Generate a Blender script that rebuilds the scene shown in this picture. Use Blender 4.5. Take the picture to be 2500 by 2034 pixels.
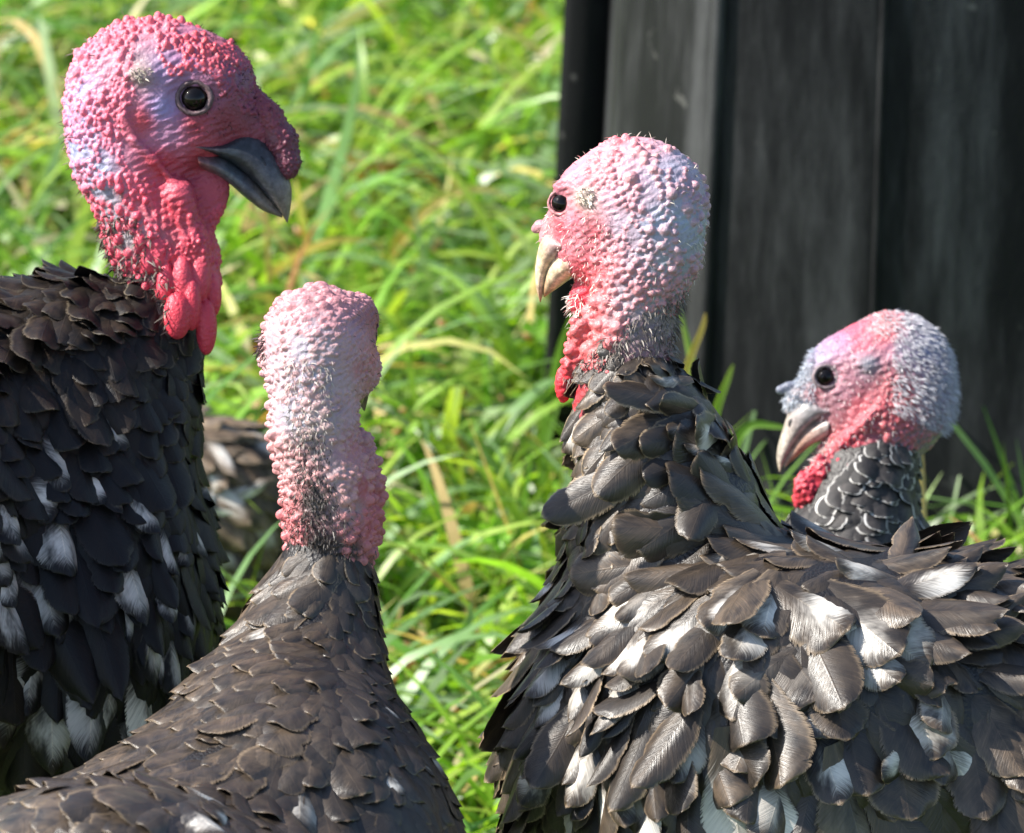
import bpy, math, random
import numpy as np
from mathutils import Vector, Matrix
from mathutils.bvhtree import BVHTree

for o in list(bpy.data.objects):
    bpy.data.objects.remove(o)
SC = bpy.context.scene
COL = SC.collection
RNG = np.random.default_rng(7)
random.seed(7)

# ------------------------------------------------------------------ camera, sky, sun
TH = math.radians(21.0)          # downward tilt
DIST = 4.0                       # metres to the plane of the birds
S0 = 0.58 / 2500.0               # metres per photo pixel on that plane
Z0 = 0.58                        # height of the picture centre on that plane
FWD = np.array([0.0, math.cos(TH), -math.sin(TH)])
UPV = np.array([0.0, math.sin(TH), math.cos(TH)])
RGT = np.array([1.0, 0.0, 0.0])
CAMP = np.array([0.0, 0.0, Z0]) - FWD * DIST

cam = bpy.data.cameras.new('camera')
cam_o = bpy.data.objects.new('camera', cam)
COL.objects.link(cam_o)
cam_o.location = CAMP
cam_o.rotation_euler = (math.radians(90) - TH, 0, 0)
cam.sensor_width = 36.0
cam.lens = 36.0 * DIST / 0.58
cam.clip_end = 1000
cam.dof.use_dof = True
cam.dof.focus_distance = DIST - 0.02
cam.dof.aperture_fstop = 15
SC.camera = cam_o

SUN_EL, SUN_AZ = math.radians(43), math.radians(1)     # azimuth: from due left towards the camera
sdir = Vector((-math.cos(SUN_EL) * math.cos(SUN_AZ), -math.cos(SUN_EL) * math.sin(SUN_AZ), math.sin(SUN_EL)))
W = bpy.data.worlds.new('World')
SC.world = W
W.use_nodes = True
nt = W.node_tree
bg = nt.nodes['Background']
sky = nt.nodes.new('ShaderNodeTexSky')
sky.sky_type = 'NISHITA'
sky.sun_disc = False
sky.sun_elevation = SUN_EL
sky.sun_rotation = math.atan2(sdir.x, sdir.y)
nt.links.new(sky.outputs[0], bg.inputs[0])
bg.inputs[1].default_value = 0.11
sun = bpy.data.lights.new('sun', 'SUN')
sun.energy = 5.0
sun.angle = math.radians(0.5)
sun.color = (1.0, 0.95, 0.87)
sun_o = bpy.data.objects.new('sun', sun)
COL.objects.link(sun_o)
sun_o.rotation_euler = sdir.to_track_quat('Z', 'Y').to_euler()
sun_o.location = sdir * 20

SC.view_settings.view_transform = 'Standard'
SC.view_settings.look = 'None'
SC.view_settings.gamma = 1
SC.view_settings.use_curve_mapping = False
SC.view_settings.exposure = 1.12
SC.render.engine = 'CYCLES'

# ------------------------------------------------------------------ helpers
def lin(c):
    c = np.asarray(c, float) / 255.0
    return np.where(c <= 0.04045, c / 12.92, ((c + 0.055) / 1.055) ** 2.4)

def tag(o, label=None, cat=None, group=None, kind=None):
    if label: o['label'] = label
    if cat: o['category'] = cat
    if group: o['group'] = group
    if kind: o['kind'] = kind
    return o

def np_mesh(name, verts, faces, smooth=True, cols=None, uvs=None, colname='col'):
    """faces: (n,4) or (n,3) int array; cols per vertex (n,3); uvs per vertex (n,2)"""
    me = bpy.data.meshes.new(name)
    verts = np.asarray(verts, np.float32)
    faces = np.asarray(faces, np.int32)
    k = faces.shape[1]
    me.vertices.add(len(verts))
    me.vertices.foreach_set('co', verts.ravel())
    me.loops.add(faces.size)
    me.loops.foreach_set('vertex_index', faces.ravel())
    me.polygons.add(len(faces))
    me.polygons.foreach_set('loop_start', np.arange(0, faces.size, k, dtype=np.int32))
    me.update(calc_edges=True)
    if smooth:
        me.polygons.foreach_set('use_smooth', np.ones(len(faces), bool))
    if cols is not None:
        a = me.color_attributes.new(colname, 'FLOAT_COLOR', 'POINT')
        c = np.ones((len(verts), 4), np.float32)
        c[:, :3] = cols
        a.data.foreach_set('color', c.ravel())
    if uvs is not None:
        u = me.uv_layers.new(name='UVMap')
        u.data.foreach_set('uv', np.asarray(uvs, np.float32)[faces.ravel()].ravel())
    me.validate()
    return me

def link(name, me, mat=None, parent=None):
    o = bpy.data.objects.new(name, me)
    COL.objects.link(o)
    if mat is not None and me is not None and not me.materials:
        me.materials.append(mat)
    if parent is not None:
        o.parent = parent
    return o

def catmull(P, n):
    P = np.asarray(P, float)
    out = []
    m = len(P)
    for i in range(m - 1):
        p0, p1, p2, p3 = P[max(i - 1, 0)], P[i], P[i + 1], P[min(i + 2, m - 1)]
        for t in np.linspace(0, 1, n, endpoint=False):
            out.append(0.5 * (2 * p1 + (p2 - p0) * t + (2 * p0 - 5 * p1 + 4 * p2 - p3) * t * t + (3 * p1 - p0 - 3 * p2 + p3) * t ** 3))
    out.append(P[-1])
    return np.array(out)

def loft(rings):
    """rings (m,k,3) closed in k, capped by fans collapsed to a point ring"""
    rings = np.asarray(rings)
    m, k, _ = rings.shape
    c0 = np.repeat(rings[0].mean(0)[None], k, 0)[None]
    c1 = np.repeat(rings[-1].mean(0)[None], k, 0)[None]
    rings = np.concatenate([c0, rings, c1])
    m += 2
    v = rings.reshape(-1, 3)
    i = np.arange(m - 1)[:, None] * k
    j = np.arange(k)[None]
    j2 = (j + 1) % k
    f = np.stack([i + j, i + j2, i + k + j2, i + k + j], -1).reshape(-1, 4)
    return v, f

def tube(P, R, k=8, n=4):
    """tapered tube through points P with radii R"""
    Q = catmull(np.column_stack([np.asarray(P, float), np.asarray(R, float)]), n)
    P, R = Q[:, :3], np.maximum(Q[:, 3], 1e-5)
    T = np.gradient(P, axis=0)
    T /= np.linalg.norm(T, axis=1)[:, None] + 1e-12
    ref = np.array([0.31, 0.2, 0.93])
    rings = []
    for p, t, r in zip(P, T, R):
        a = np.cross(t, ref); a /= np.linalg.norm(a)
        b = np.cross(t, a)
        th = np.linspace(0, 2 * math.pi, k, endpoint=False)
        rings.append(p + r * (np.cos(th)[:, None] * a + np.sin(th)[:, None] * b))
    return loft(rings)

def merge(parts):
    vs, fs, n = [], [], 0
    for v, f in parts:
        vs.append(v); fs.append(np.asarray(f) + n); n += len(v)
    return np.concatenate(vs), np.concatenate(fs)

# ------------------------------------------------------------------ material building
def mat_new(name):
    m = bpy.data.materials.new(name)
    m.use_nodes = True
    n = m.node_tree
    return m, n, n.nodes['Principled BSDF'], n.nodes['Material Output']

class NT:
    """tiny shorthand for maths in node trees"""
    def __init__(s, n): s.n = n
    def node(s, t, **kw):
        q = s.n.nodes.new(t)
        for k, v in kw.items(): setattr(q, k, v)
        return q
    def put(s, sock, v):
        if hasattr(v, 'is_linked') or isinstance(v, bpy.types.NodeSocket): s.n.links.new(v, sock)
        else: sock.default_value = v
    def m(s, op, a, b=0.0, c=0.0, clamp=False):
        q = s.node('ShaderNodeMath', operation=op, use_clamp=clamp)
        for i, v in enumerate((a, b, c)): s.put(q.inputs[i], v)
        return q.outputs[0]
    def ss(s, x, lo, hi):
        q = s.node('ShaderNodeMapRange', interpolation_type='SMOOTHSTEP')
        s.put(q.inputs[0], x); s.put(q.inputs[1], lo); s.put(q.inputs[2], hi)
        return q.outputs[0]
    def mix(s, f, a, b, mode='MIX'):
        q = s.node('ShaderNodeMix', data_type='RGBA', blend_type=mode)
        s.put(q.inputs[0], f)
        for i, v in ((6, a), (7, b)):
            if isinstance(v, (tuple, list)): q.inputs[i].default_value = (*v[:3], 1)
            else: s.n.links.new(v, q.inputs[i])
        return q.outputs[2]
    def noise(s, vec, scale, detail=2.0, rough=0.5):
        q = s.node('ShaderNodeTexNoise')
        if vec is not None: s.n.links.new(vec, q.inputs['Vector'])
        q.inputs['Scale'].default_value = scale
        q.inputs['Detail'].default_value = detail
        q.inputs['Roughness'].default_value = rough
        return q.outputs['Fac']
    def comb(s, x, y, z=0.0):
        q = s.node('ShaderNodeCombineXYZ')
        for i, v in enumerate((x, y, z)): s.put(q.inputs[i], v)
        return q.outputs[0]

def skin_material(name, rough=0.42, sss=0.10):
    m, n, b, out = mat_new(name)
    t = NT(n)
    a = t.node('ShaderNodeVertexColor', layer_name='col')
    tc = t.node('ShaderNodeTexCoord').outputs['Object']
    f = t.noise(tc, 420, 3, 0.6)
    g = t.noise(tc, 1300, 2, 0.6)
    col = t.mix(t.m('MULTIPLY', t.ss(f, 0.4, 0.75), 0.30), a.outputs[0], t.mix(1.0, a.outputs[0], (0.92, 0.72, 0.74), 'MULTIPLY'))
    n.links.new(col, b.inputs['Base Color'])
    b.inputs['Roughness'].default_value = rough
    b.inputs['Specular IOR Level'].default_value = 0.45
    b.inputs['Subsurface Weight'].default_value = sss
    b.inputs['Subsurface Radius'].default_value = (1.0, 0.35, 0.25)
    b.inputs['Subsurface Scale'].default_value = 0.002
    bu = t.node('ShaderNodeBump')
    bu.inputs['Strength'].default_value = 0.45
    bu.inputs['Distance'].default_value = 0.0012
    vo = t.node('ShaderNodeTexVoronoi'); n.links.new(tc, vo.inputs['Vector']); vo.inputs['Scale'].default_value = 480
    peb = t.m('SUBTRACT', 1.0, vo.outputs['Distance'])
    t.put(bu.inputs['Height'], t.m('ADD', t.m('ADD', f, t.m('MULTIPLY', g, 0.5)), t.m('MULTIPLY', peb, 0.8)))
    n.links.new(bu.outputs[0], b.inputs['Normal'])
    return m

def feather_material(name, per_object, black=(0.014, 0.012, 0.011), brown=(0.105, 0.076, 0.052), rimc=(0.40, 0.29, 0.18), gloss=0.36, fray=0.45, spec=0.5):
    """colour inputs: R white patch, G brownness, B pale rim"""
    m, n, b, out = mat_new(name)
    t = NT(n)
    uv = t.node('ShaderNodeUVMap', uv_map='UVMap').outputs[0]
    sep = t.node('ShaderNodeSeparateXYZ'); n.links.new(uv, sep.inputs[0])
    u, v = sep.outputs[0], sep.outputs[1]
    cs = t.node('ShaderNodeSeparateColor')
    if per_object:
        oi = t.node('ShaderNodeObjectInfo')
        n.links.new(oi.outputs['Color'], cs.inputs[0])
        rnd = oi.outputs['Random']
    else:
        va = t.node('ShaderNodeVertexColor', layer_name='col')
        n.links.new(va.outputs[0], cs.inputs[0])
        geo = t.node('ShaderNodeNewGeometry')
        rnd = geo.outputs['Random Per Island']
    white, brn, rim = cs.outputs[0], cs.outputs[1], cs.outputs[2]
    du = t.m('MULTIPLY', t.m('SUBTRACT', u, 0.5), 2.0)
    au = t.m('ABSOLUTE', du)
    q = t.m('SUBTRACT', v, t.m('MULTIPLY', au, 0.28))           # barb direction coordinate
    off = t.m('MULTIPLY', rnd, 37.0)
    barb = t.noise(t.comb(t.m('MULTIPLY', q, 60.0), t.m('ADD', t.m('MULTIPLY', du, 1.2), off), off), 1.0, 3, 0.65)
    blot = t.noise(t.comb(t.m('MULTIPLY', q, 4.0), t.m('ADD', t.m('MULTIPLY', du, 1.5), off), off), 1.0, 3, 0.6)
    # ground colour
    c = t.mix(t.m('MULTIPLY', brn, t.ss(blot, 0.2, 0.8), clamp=True), black, brown)
    c = t.mix(t.m('MULTIPLY', t.ss(barb, 0.5, 0.72), 0.5), c, t.mix(1.0, c, (2.4, 2.2, 2.0), 'MULTIPLY'))
    # white patch, dark terminal band kept
    vv = t.m('ADD', v, t.m('MULTIPLY', t.m('SUBTRACT', barb, 0.5), 0.42))
    side = t.m('ADD', t.m('MULTIPLY', du, t.m('SUBTRACT', t.m('MULTIPLY', t.m('FRACT', t.m('MULTIPLY', rnd, 7.3)), 2.4), 1.2)), 0.75)
    wm = t.m('MULTIPLY', t.ss(vv, 0.22, 0.6), t.m('SUBTRACT', 1.0, t.ss(vv, 0.66, 0.9)))
    wm = t.m('MULTIPLY', wm, t.ss(t.m('ADD', side, t.m('MULTIPLY', t.m('SUBTRACT', blot, 0.5), 1.6)), 0.25, 1.0))
    wm = t.m('MULTIPLY', wm, white, clamp=True)
    wm = t.m('MULTIPLY', wm, t.m('ADD', 0.62, t.m('MULTIPLY', barb, 0.7)), clamp=True)
    c = t.mix(wm, c, (0.70, 0.66, 0.60))
    # rim
    eg = t.m('MAXIMUM', t.m('POWER', au, 5.0), t.m('POWER', v, 16.0))
    rm = t.m('MULTIPLY', t.ss(t.m('ADD', eg, t.m('MULTIPLY', t.m('SUBTRACT', barb, 0.5), 0.5)), 0.32, 0.75), rim, clamp=True)
    c = t.mix(rm, c, rimc)
    # shaft
    sh = t.m('MULTIPLY', t.m('SUBTRACT', 1.0, t.ss(au, 0.01, 0.04)), 0.22)
    c = t.mix(sh, c, t.mix(1.0, c, (2.2, 2.0, 1.7), 'MULTIPLY'))
    n.links.new(c, b.inputs['Base Color'])
    b.inputs['Roughness'].default_value = gloss
    t.put(b.inputs['Roughness'], t.m('ADD', gloss, t.m('MULTIPLY', t.m('SUBTRACT', blot, 0.4), 0.2)))
    b.inputs['Specular IOR Level'].default_value = spec
    bu = t.node('ShaderNodeBump')
    bu.inputs['Strength'].default_value = 0.3
    bu.inputs['Distance'].default_value = 0.0016
    t.put(bu.inputs['Height'], t.m('ADD', barb, t.m('MULTIPLY', t.m('SUBTRACT', 1.0, t.ss(au, 0.0, 0.05)), 0.25)))
    n.links.new(bu.outputs[0], b.inputs['Normal'])
    # frayed barbs along the outline
    fr = t.m('MAXIMUM', t.ss(au, 0.72, 1.0), t.ss(v, 0.9, 1.0))
    fine = t.noise(t.comb(t.m('MULTIPLY', q, 130.0), t.m('ADD', t.m('MULTIPLY', du, 0.8), off), off), 1.0, 2, 0.5)
    al = t.m('SUBTRACT', 1.0, t.ss(t.m('ADD', t.m('MULTIPLY', fr, fray), t.m('MULTIPLY', fine, 0.8)), 0.78, 0.86))
    n.links.new(al, b.inputs['Alpha'])
    return m

def simple_mat(name, col, rough=0.5, spec=0.5, nscale=None, namt=0.3):
    m, n, b, out = mat_new(name)
    t = NT(n)
    if nscale:
        tc = t.node('ShaderNodeTexCoord').outputs['Object']
        f = t.noise(tc, nscale, 4, 0.6)
        c = t.mix(t.ss(f, 0.3, 0.7), tuple(x * (1 - namt) for x in col), tuple(min(1, x * (1 + namt)) for x in col))
        n.links.new(c, b.inputs['Base Color'])
    else:
        b.inputs['Base Color'].default_value = (*col, 1)
    b.inputs['Roughness'].default_value = rough
    b.inputs['Specular IOR Level'].default_value = spec
    return m

def vcol_mat(name, rough=0.4, spec=0.5, bump=None):
    m, n, b, out = mat_new(name)
    t = NT(n)
    a = t.node('ShaderNodeVertexColor', layer_name='col')
    n.links.new(a.outputs[0], b.inputs['Base Color'])
    b.inputs['Roughness'].default_value = rough
    b.inputs['Specular IOR Level'].default_value = spec
    if bump:
        tc = t.node('ShaderNodeTexCoord').outputs['Object']
        sc = t.noise(tc, bump * 0.45, 5, 0.7)
        n.links.new(t.mix(t.ss(sc, 0.35, 0.7), t.mix(1.0, a.outputs[0], (0.6, 0.58, 0.56), 'MULTIPLY'), t.mix(1.0, a.outputs[0], (1.25, 1.22, 1.2), 'MULTIPLY')), b.inputs['Base Color'])
        f = t.noise(tc, bump, 3, 0.6)
        bu = t.node('ShaderNodeBump'); bu.inputs['Strength'].default_value = 0.4; bu.inputs['Distance'].default_value = 0.001
        t.put(bu.inputs['Height'], f); n.links.new(bu.outputs[0], b.inputs['Normal'])
    return m

def grass_material():
    m, n, b, out = mat_new('grass_blade')
    t = NT(n)
    a = t.node('ShaderNodeVertexColor', layer_name='col')
    tc = t.node('ShaderNodeTexCoord').outputs['Object']
    f = t.noise(tc, 60, 2, 0.5)
    c = t.mix(t.m('MULTIPLY', t.ss(f, 0.35, 0.7), 0.4), a.outputs[0], t.mix(1.0, a.outputs[0], (0.6, 0.62, 0.5), 'MULTIPLY'))
    n.links.new(c, b.inputs['Base Color'])
    b.inputs['Roughness'].default_value = 0.38
    b.inputs['Specular IOR Level'].default_value = 0.5
    tr = t.node('ShaderNodeBsdfTranslucent')
    n.links.new(t.mix(1.0, c, (1.5, 1.45, 0.7), 'MULTIPLY'), tr.inputs[0])
    mx = t.node('ShaderNodeMixShader'); mx.inputs[0].default_value = 0.52
    n.links.new(b.outputs[0], mx.inputs[1]); n.links.new(tr.outputs[0], mx.inputs[2])
    n.links.new(mx.outputs[0], out.inputs[0])
    return m

M_SKIN = skin_material('turkey_skin')
M_BEAK = vcol_mat('beak_horn', 0.34, 0.5, 500)
M_EYE = simple_mat('eye_dark', (0.004, 0.003, 0.003), 0.03, 0.3)
M_LID = vcol_mat('eyelid_skin', 0.5, 0.4, 900)
M_LEG = simple_mat('leg_scale', (0.28, 0.2, 0.17), 0.55, 0.4, 160, 0.35)
M_HAIR = vcol_mat('bristle', 0.5, 0.4)
M_GRASS = grass_material()

# ------------------------------------------------------------------ signed-distance modelling
class Field:
    """distance field in a bird's own frame: x right, y down, w away, unit = 1 photo pixel at the bird"""
    def __init__(s, lo, hi, h):
        s.o = np.array(lo, np.float32); s.h = h
        n = np.ceil((np.array(hi) - lo) / h).astype(int) + 1
        s.n = n
        s.X = (s.o[0] + h * np.arange(n[0], dtype=np.float32))[:, None, None]
        s.Y = (s.o[1] + h * np.arange(n[1], dtype=np.float32))[None, :, None]
        s.W = (s.o[2] + h * np.arange(n[2], dtype=np.float32))[None, None, :]
        s.d = np.full(n, 1e4, np.float32)
        s.cm = np.zeros(n, np.float32)
    def box(s, lo, hi):
        a = np.clip(np.floor((np.array(lo) - s.o) / s.h).astype(int), 0, s.n)
        b = np.clip(np.ceil((np.array(hi) - s.o) / s.h).astype(int) + 1, 0, s.n)
        return tuple(slice(int(i), int(j)) for i, j in zip(a, b))
    def coords(s, bx):
        return s.X[bx[0]], s.Y[:, bx[1]], s.W[:, :, bx[2]]
    @staticmethod
    def rot(ang):
        a, b, c = [math.radians(q) for q in ang]     # in-plane, pitch about x, yaw about y
        Rz = np.array([[math.cos(a), -math.sin(a), 0], [math.sin(a), math.cos(a), 0], [0, 0, 1]])
        Rx = np.array([[1, 0, 0], [0, math.cos(b), -math.sin(b)], [0, math.sin(b), math.cos(b)]])
        Ry = np.array([[math.cos(c), 0, math.sin(c)], [0, 1, 0], [-math.sin(c), 0, math.cos(c)]])
        return Rz @ Ry @ Rx
    def ell_d(s, c, r, ang, X, Y, Wd):
        x, y, w = X - c[0], Y - c[1], Wd - c[2]
        if ang is not None:
            R = s.rot(ang).T.astype(np.float32)
            x, y, w = (R[i, 0] * x + R[i, 1] * y + R[i, 2] * w for i in range(3))
        k0 = np.sqrt((x / r[0]) ** 2 + (y / r[1]) ** 2 + (w / r[2]) ** 2) + 1e-6
        k1 = np.sqrt((x / r[0] ** 2) ** 2 + (y / r[1] ** 2) ** 2 + (w / r[2] ** 2) ** 2) + 1e-9
        return (k0 * (k0 - 1) / k1).astype(np.float32)
    @staticmethod
    def smin(a, b, k):
        h = np.maximum(k - np.abs(a - b), 0) / k
        return np.minimum(a, b) - h * h * k * 0.25
    def ell(s, c, r, k=30, ang=None, sym=False, sub=False):
        m = max(r) + 2 * k + 4 * s.h
        if sym:
            if c[2] != 0:
                s.ell((c[0], c[1], -c[2]), r, k, ang, False, sub)
        c = np.array(c, float)
        bx = s.box(c - m, c + m)
        X, Y, Wd = s.coords(bx)
        e = s.ell_d(c, r, ang, X, Y, Wd)
        if sub: s.d[bx] = -s.smin(-s.d[bx], e, k)
        else: s.d[bx] = s.smin(s.d[bx], e, k)
    def cone(s, pts, k=30, flat=1.0):
        for (p1, p2) in zip(pts[:-1], pts[1:]):
            a, ra, b, rb = np.array(p1[:3], float), p1[3], np.array(p2[:3], float), p2[3]
            m = max(ra, rb) + 2 * k + 4 * s.h
            bx = s.box(np.minimum(a, b) - m, np.maximum(a, b) + m)
            X, Y, Wd = s.coords(bx)
            ab = b - a
            t = np.clip(((X - a[0]) * ab[0] + (Y - a[1]) * ab[1] + (Wd - a[2]) * ab[2]) / (ab @ ab), 0, 1)
            dd = np.sqrt((X - a[0] - t * ab[0]) ** 2 + (Y - a[1] - t * ab[1]) ** 2 + ((Wd - a[2] - t * ab[2]) / flat) ** 2)
            e = (dd - (ra + t * (rb - ra))) * min(1, flat ** 0.5)
            s.d[bx] = s.smin(s.d[bx], e.astype(np.float32), k)
    def surf(s, x, y):
        """nearest surface (towards the camera) at x,y"""
        i, j = int(round((x - s.o[0]) / s.h)), int(round((y - s.o[1]) / s.h))
        col = s.d[i, j]
        k = np.argmax(col < 0)
        if col[k] >= 0: return 0.0
        if k == 0: return float(s.o[2])
        t = col[k - 1] / (col[k - 1] - col[k])
        return float(s.o[2] + s.h * (k - 1 + t))
    def wrinkle(s, amp, seed, lam=(14, 30), n=7):
        rng = np.random.default_rng(seed)
        q = np.zeros_like(s.d)
        for _ in range(n):
            k = rng.normal(0, 1, 3); k = k / np.linalg.norm(k) * 6.283 / rng.uniform(*lam)
            w2 = rng.normal(0, 1, 3) * 0.02
            q += np.sin(k[0] * s.X + k[1] * s.Y + k[2] * s.W + 1.6 * np.sin(w2[0] * s.X + w2[1] * s.Y + w2[2] * s.W) + rng.uniform(0, 6.28)).astype(np.float32)
        s.d += amp * q / n ** 0.5
    def mesh(s):
        d, h = s.d, s.h
        sg = d < 0
        offs = [(i, j, k) for i in (0, 1) for j in (0, 1) for k in (0, 1)]
        cnt = np.zeros(tuple(np.array(d.shape) - 1), np.int8)
        for i, j, k in offs:
            cnt += sg[i:d.shape[0] - 1 + i, j:d.shape[1] - 1 + j, k:d.shape[2] - 1 + k]
        act = (cnt > 0) & (cnt < 8)
        cells = np.argwhere(act)
        ids = np.full(act.shape, -1, np.int32)
        ids[act] = np.arange(len(cells))
        vals = {o: d[cells[:, 0] + o[0], cells[:, 1] + o[1], cells[:, 2] + o[2]] for o in offs}
        pos = np.zeros((len(cells), 3)); num = np.zeros(len(cells))
        for a in offs:
            for ax in range(3):
                if a[ax]: continue
                b = list(a); b[ax] = 1; b = tuple(b)
                va, vb = vals[a], vals[b]
                mm = (va < 0) != (vb < 0)
                t = va[mm] / (va[mm] - vb[mm])
                p = np.tile(np.array(a, float), (mm.sum(), 1)); p[:, ax] += t
                pos[mm] += p; num[mm] += 1
        pos /= num[:, None]
        V = s.o + h * (cells + pos)
        faces = []
        for ax in range(3):
            b, c = (ax + 1) % 3, (ax + 2) % 3
            sl0 = [slice(None)] * 3; sl1 = [slice(None)] * 3
            sl0[ax] = slice(0, -1); sl1[ax] = slice(1, None)
            for q in (b, c):
                sl0[q] = slice(1, -1); sl1[q] = slice(1, -1)
            A, B = sg[tuple(sl0)], sg[tuple(sl1)]
            e = np.argwhere(A != B)
            fl = A[A != B]
            e[:, b] += 1; e[:, c] += 1
            def cell(db, dc):
                q = e.copy(); q[:, b] -= db; q[:, c] -= dc
                return ids[q[:, 0], q[:, 1], q[:, 2]]
            quad = np.stack([cell(1, 1), cell(0, 1), cell(0, 0), cell(1, 0)], 1)
            quad[~fl] = quad[~fl][:, ::-1]
            faces.append(quad)
        F = np.concatenate(faces)
        F = F[(F >= 0).all(1)]
        g = np.clip(np.round((V - s.o) / h).astype(int), 1, s.n - 2)
        N = np.stack([d[g[:, 0] + 1, g[:, 1], g[:, 2]] - d[g[:, 0] - 1, g[:, 1], g[:, 2]],
                      d[g[:, 0], g[:, 1] + 1, g[:, 2]] - d[g[:, 0], g[:, 1] - 1, g[:, 2]],
                      d[g[:, 0], g[:, 1], g[:, 2] + 1] - d[g[:, 0], g[:, 1], g[:, 2] - 1]], 1).astype(float)
        N /= np.linalg.norm(N, axis=1)[:, None] + 1e-9
        C = s.cm[g[:, 0], g[:, 1], g[:, 2]]
        return V, F, N, C

def poisson(P, rad, rng, start=()):
    """dart throwing over points P with per-point radius; start: already taken (point, radius)"""
    order = rng.permutation(len(P))
    cs = max(float(np.max(rad)), 1.0)
    hsh = {}
    out = []
    def key(p): return (int(p[0] // cs), int(p[1] // cs), int(p[2] // cs))
    for p, r in start:
        hsh.setdefault(key(p), []).append((p[0], p[1], p[2], r))
    for i in order:
        r = rad[i]
        if r <= 0: continue
        p = P[i]; k = key(p); ok = True
        for a in (-1, 0, 1):
            for b in (-1, 0, 1):
                for c in (-1, 0, 1):
                    for q in hsh.get((k[0] + a, k[1] + b, k[2] + c), ()):
                        rr = 0.5 * (r + q[3])
                        if (p[0] - q[0]) ** 2 + (p[1] - q[1]) ** 2 + (p[2] - q[2]) ** 2 < rr * rr:
                            ok = False; break
                    if not ok: break
                if not ok: break
            if not ok: break
        if ok:
            hsh.setdefault(k, []).append((p[0], p[1], p[2], r))
            out.append(i)
    return out

def idw(pts, x, y, p=1.6, eps=200.0):
    """inverse-distance weights of control points (x,y) at query arrays"""
    pts = np.asarray(pts, float)
    d2 = (x[:, None] - pts[None, :, 0]) ** 2 + (y[:, None] - pts[None, :, 1]) ** 2 + eps
    w = d2 ** -p
    return w / w.sum(1)[:, None]

# ------------------------------------------------------------------ a bird
class Bird:
    def __init__(s, label, dist, base_px, group='turkeys gathered on the grass', yaw=0.0, x0=0.0):
        s.dist = dist; s.s = S0 * dist / DIST
        s.M = np.stack([RGT * s.s, -UPV * s.s, FWD * s.s], 1)
        s.org = CAMP + FWD * dist - s.M @ np.array([1250.0, 1017.0, 0.0])
        b = s.org + s.M @ np.array(base_px, float)
        s.base = np.array([b[0], b[1], 0.0])
        s.yaw = math.radians(yaw); s.x0 = x0
        e = bpy.data.objects.new('turkey', None)
        COL.objects.link(e); e.location = s.base; e.empty_display_size = 0.05
        tag(e, label, 'turkey', group)
        s.e = e
    def turn(s, V):
        """head frame -> bird frame: turn about the vertical through x0"""
        if not s.yaw: return np.asarray(V, float)
        V = np.array(V, float); c, q = math.cos(s.yaw), math.sin(s.yaw)
        x, w = V[..., 0] - s.x0, V[..., 2].copy()
        V[..., 0] = s.x0 + c * x + q * w
        V[..., 2] = -q * x + c * w
        return V
    def loc(s, V):
        return np.asarray(V, float) @ s.M.T + s.org - s.base
    def part(s, name, V, F, mat, cols=None, parent=None, head=False, kind=None, uvs=None, smooth=True):
        V = s.turn(V) if head else np.asarray(V, float)
        o = link(name, np_mesh(name, s.loc(V), F, smooth, cols, uvs), mat, parent or s.e)
        if kind: o['kind'] = kind
        return o

def colour_at(ctrl, V, N=None):
    P = [(c[0], c[1]) for c in ctrl]
    C = np.array([lin(c[2]) for c in ctrl])
    return idw(P, V[:, 0], V[:, 1], 1.5, 300) @ C

def add_caruncles(f, rad_fn, seed, sq=0.9, elong=(1.0, 1.0), jut=0.25, drop=-0.28, dropy=1e9):
    V, F, N, C = f.mesh()
    rng = np.random.default_rng(seed)
    rad = rad_fn(V, N)
    rad = rad * rng.choice([0.55, 0.75, 1.0, 1.2], len(rad), p=[0.25, 0.3, 0.3, 0.15])
    pick = poisson(V, rad * 1.9, rng)
    nz = np.zeros(len(V))
    for _ in range(8):
        nz += np.sin(V @ (rng.normal(0, 1, 3) / 22.0) + rng.uniform(0, 6.28)) / 8
    for i in pick:
        if nz[i] < drop and V[i][1] < dropy: continue
        r = rad[i] * rng.uniform(0.85, 1.15)
        c = V[i] + N[i] * r * rng.uniform(-0.15, jut)
        rr = (r * rng.uniform(0.85, 1.0) * elong[0], r * rng.uniform(0.85, 1.15) * elong[1], r * sq)
        m = max(rr) * 1.6 + 2 * f.h
        bx = f.box(c - m, c + m)
        X, Y, Wd = f.coords(bx)
        e = f.ell_d(c, rr, None, X, Y, Wd)
        f.d[bx] = f.smin(f.d[bx], e, r * 0.4)
        f.cm[bx] = np.maximum(f.cm[bx], np.clip(1 - e / (r * 0.35), 0, 1))
    return len(pick)

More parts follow.
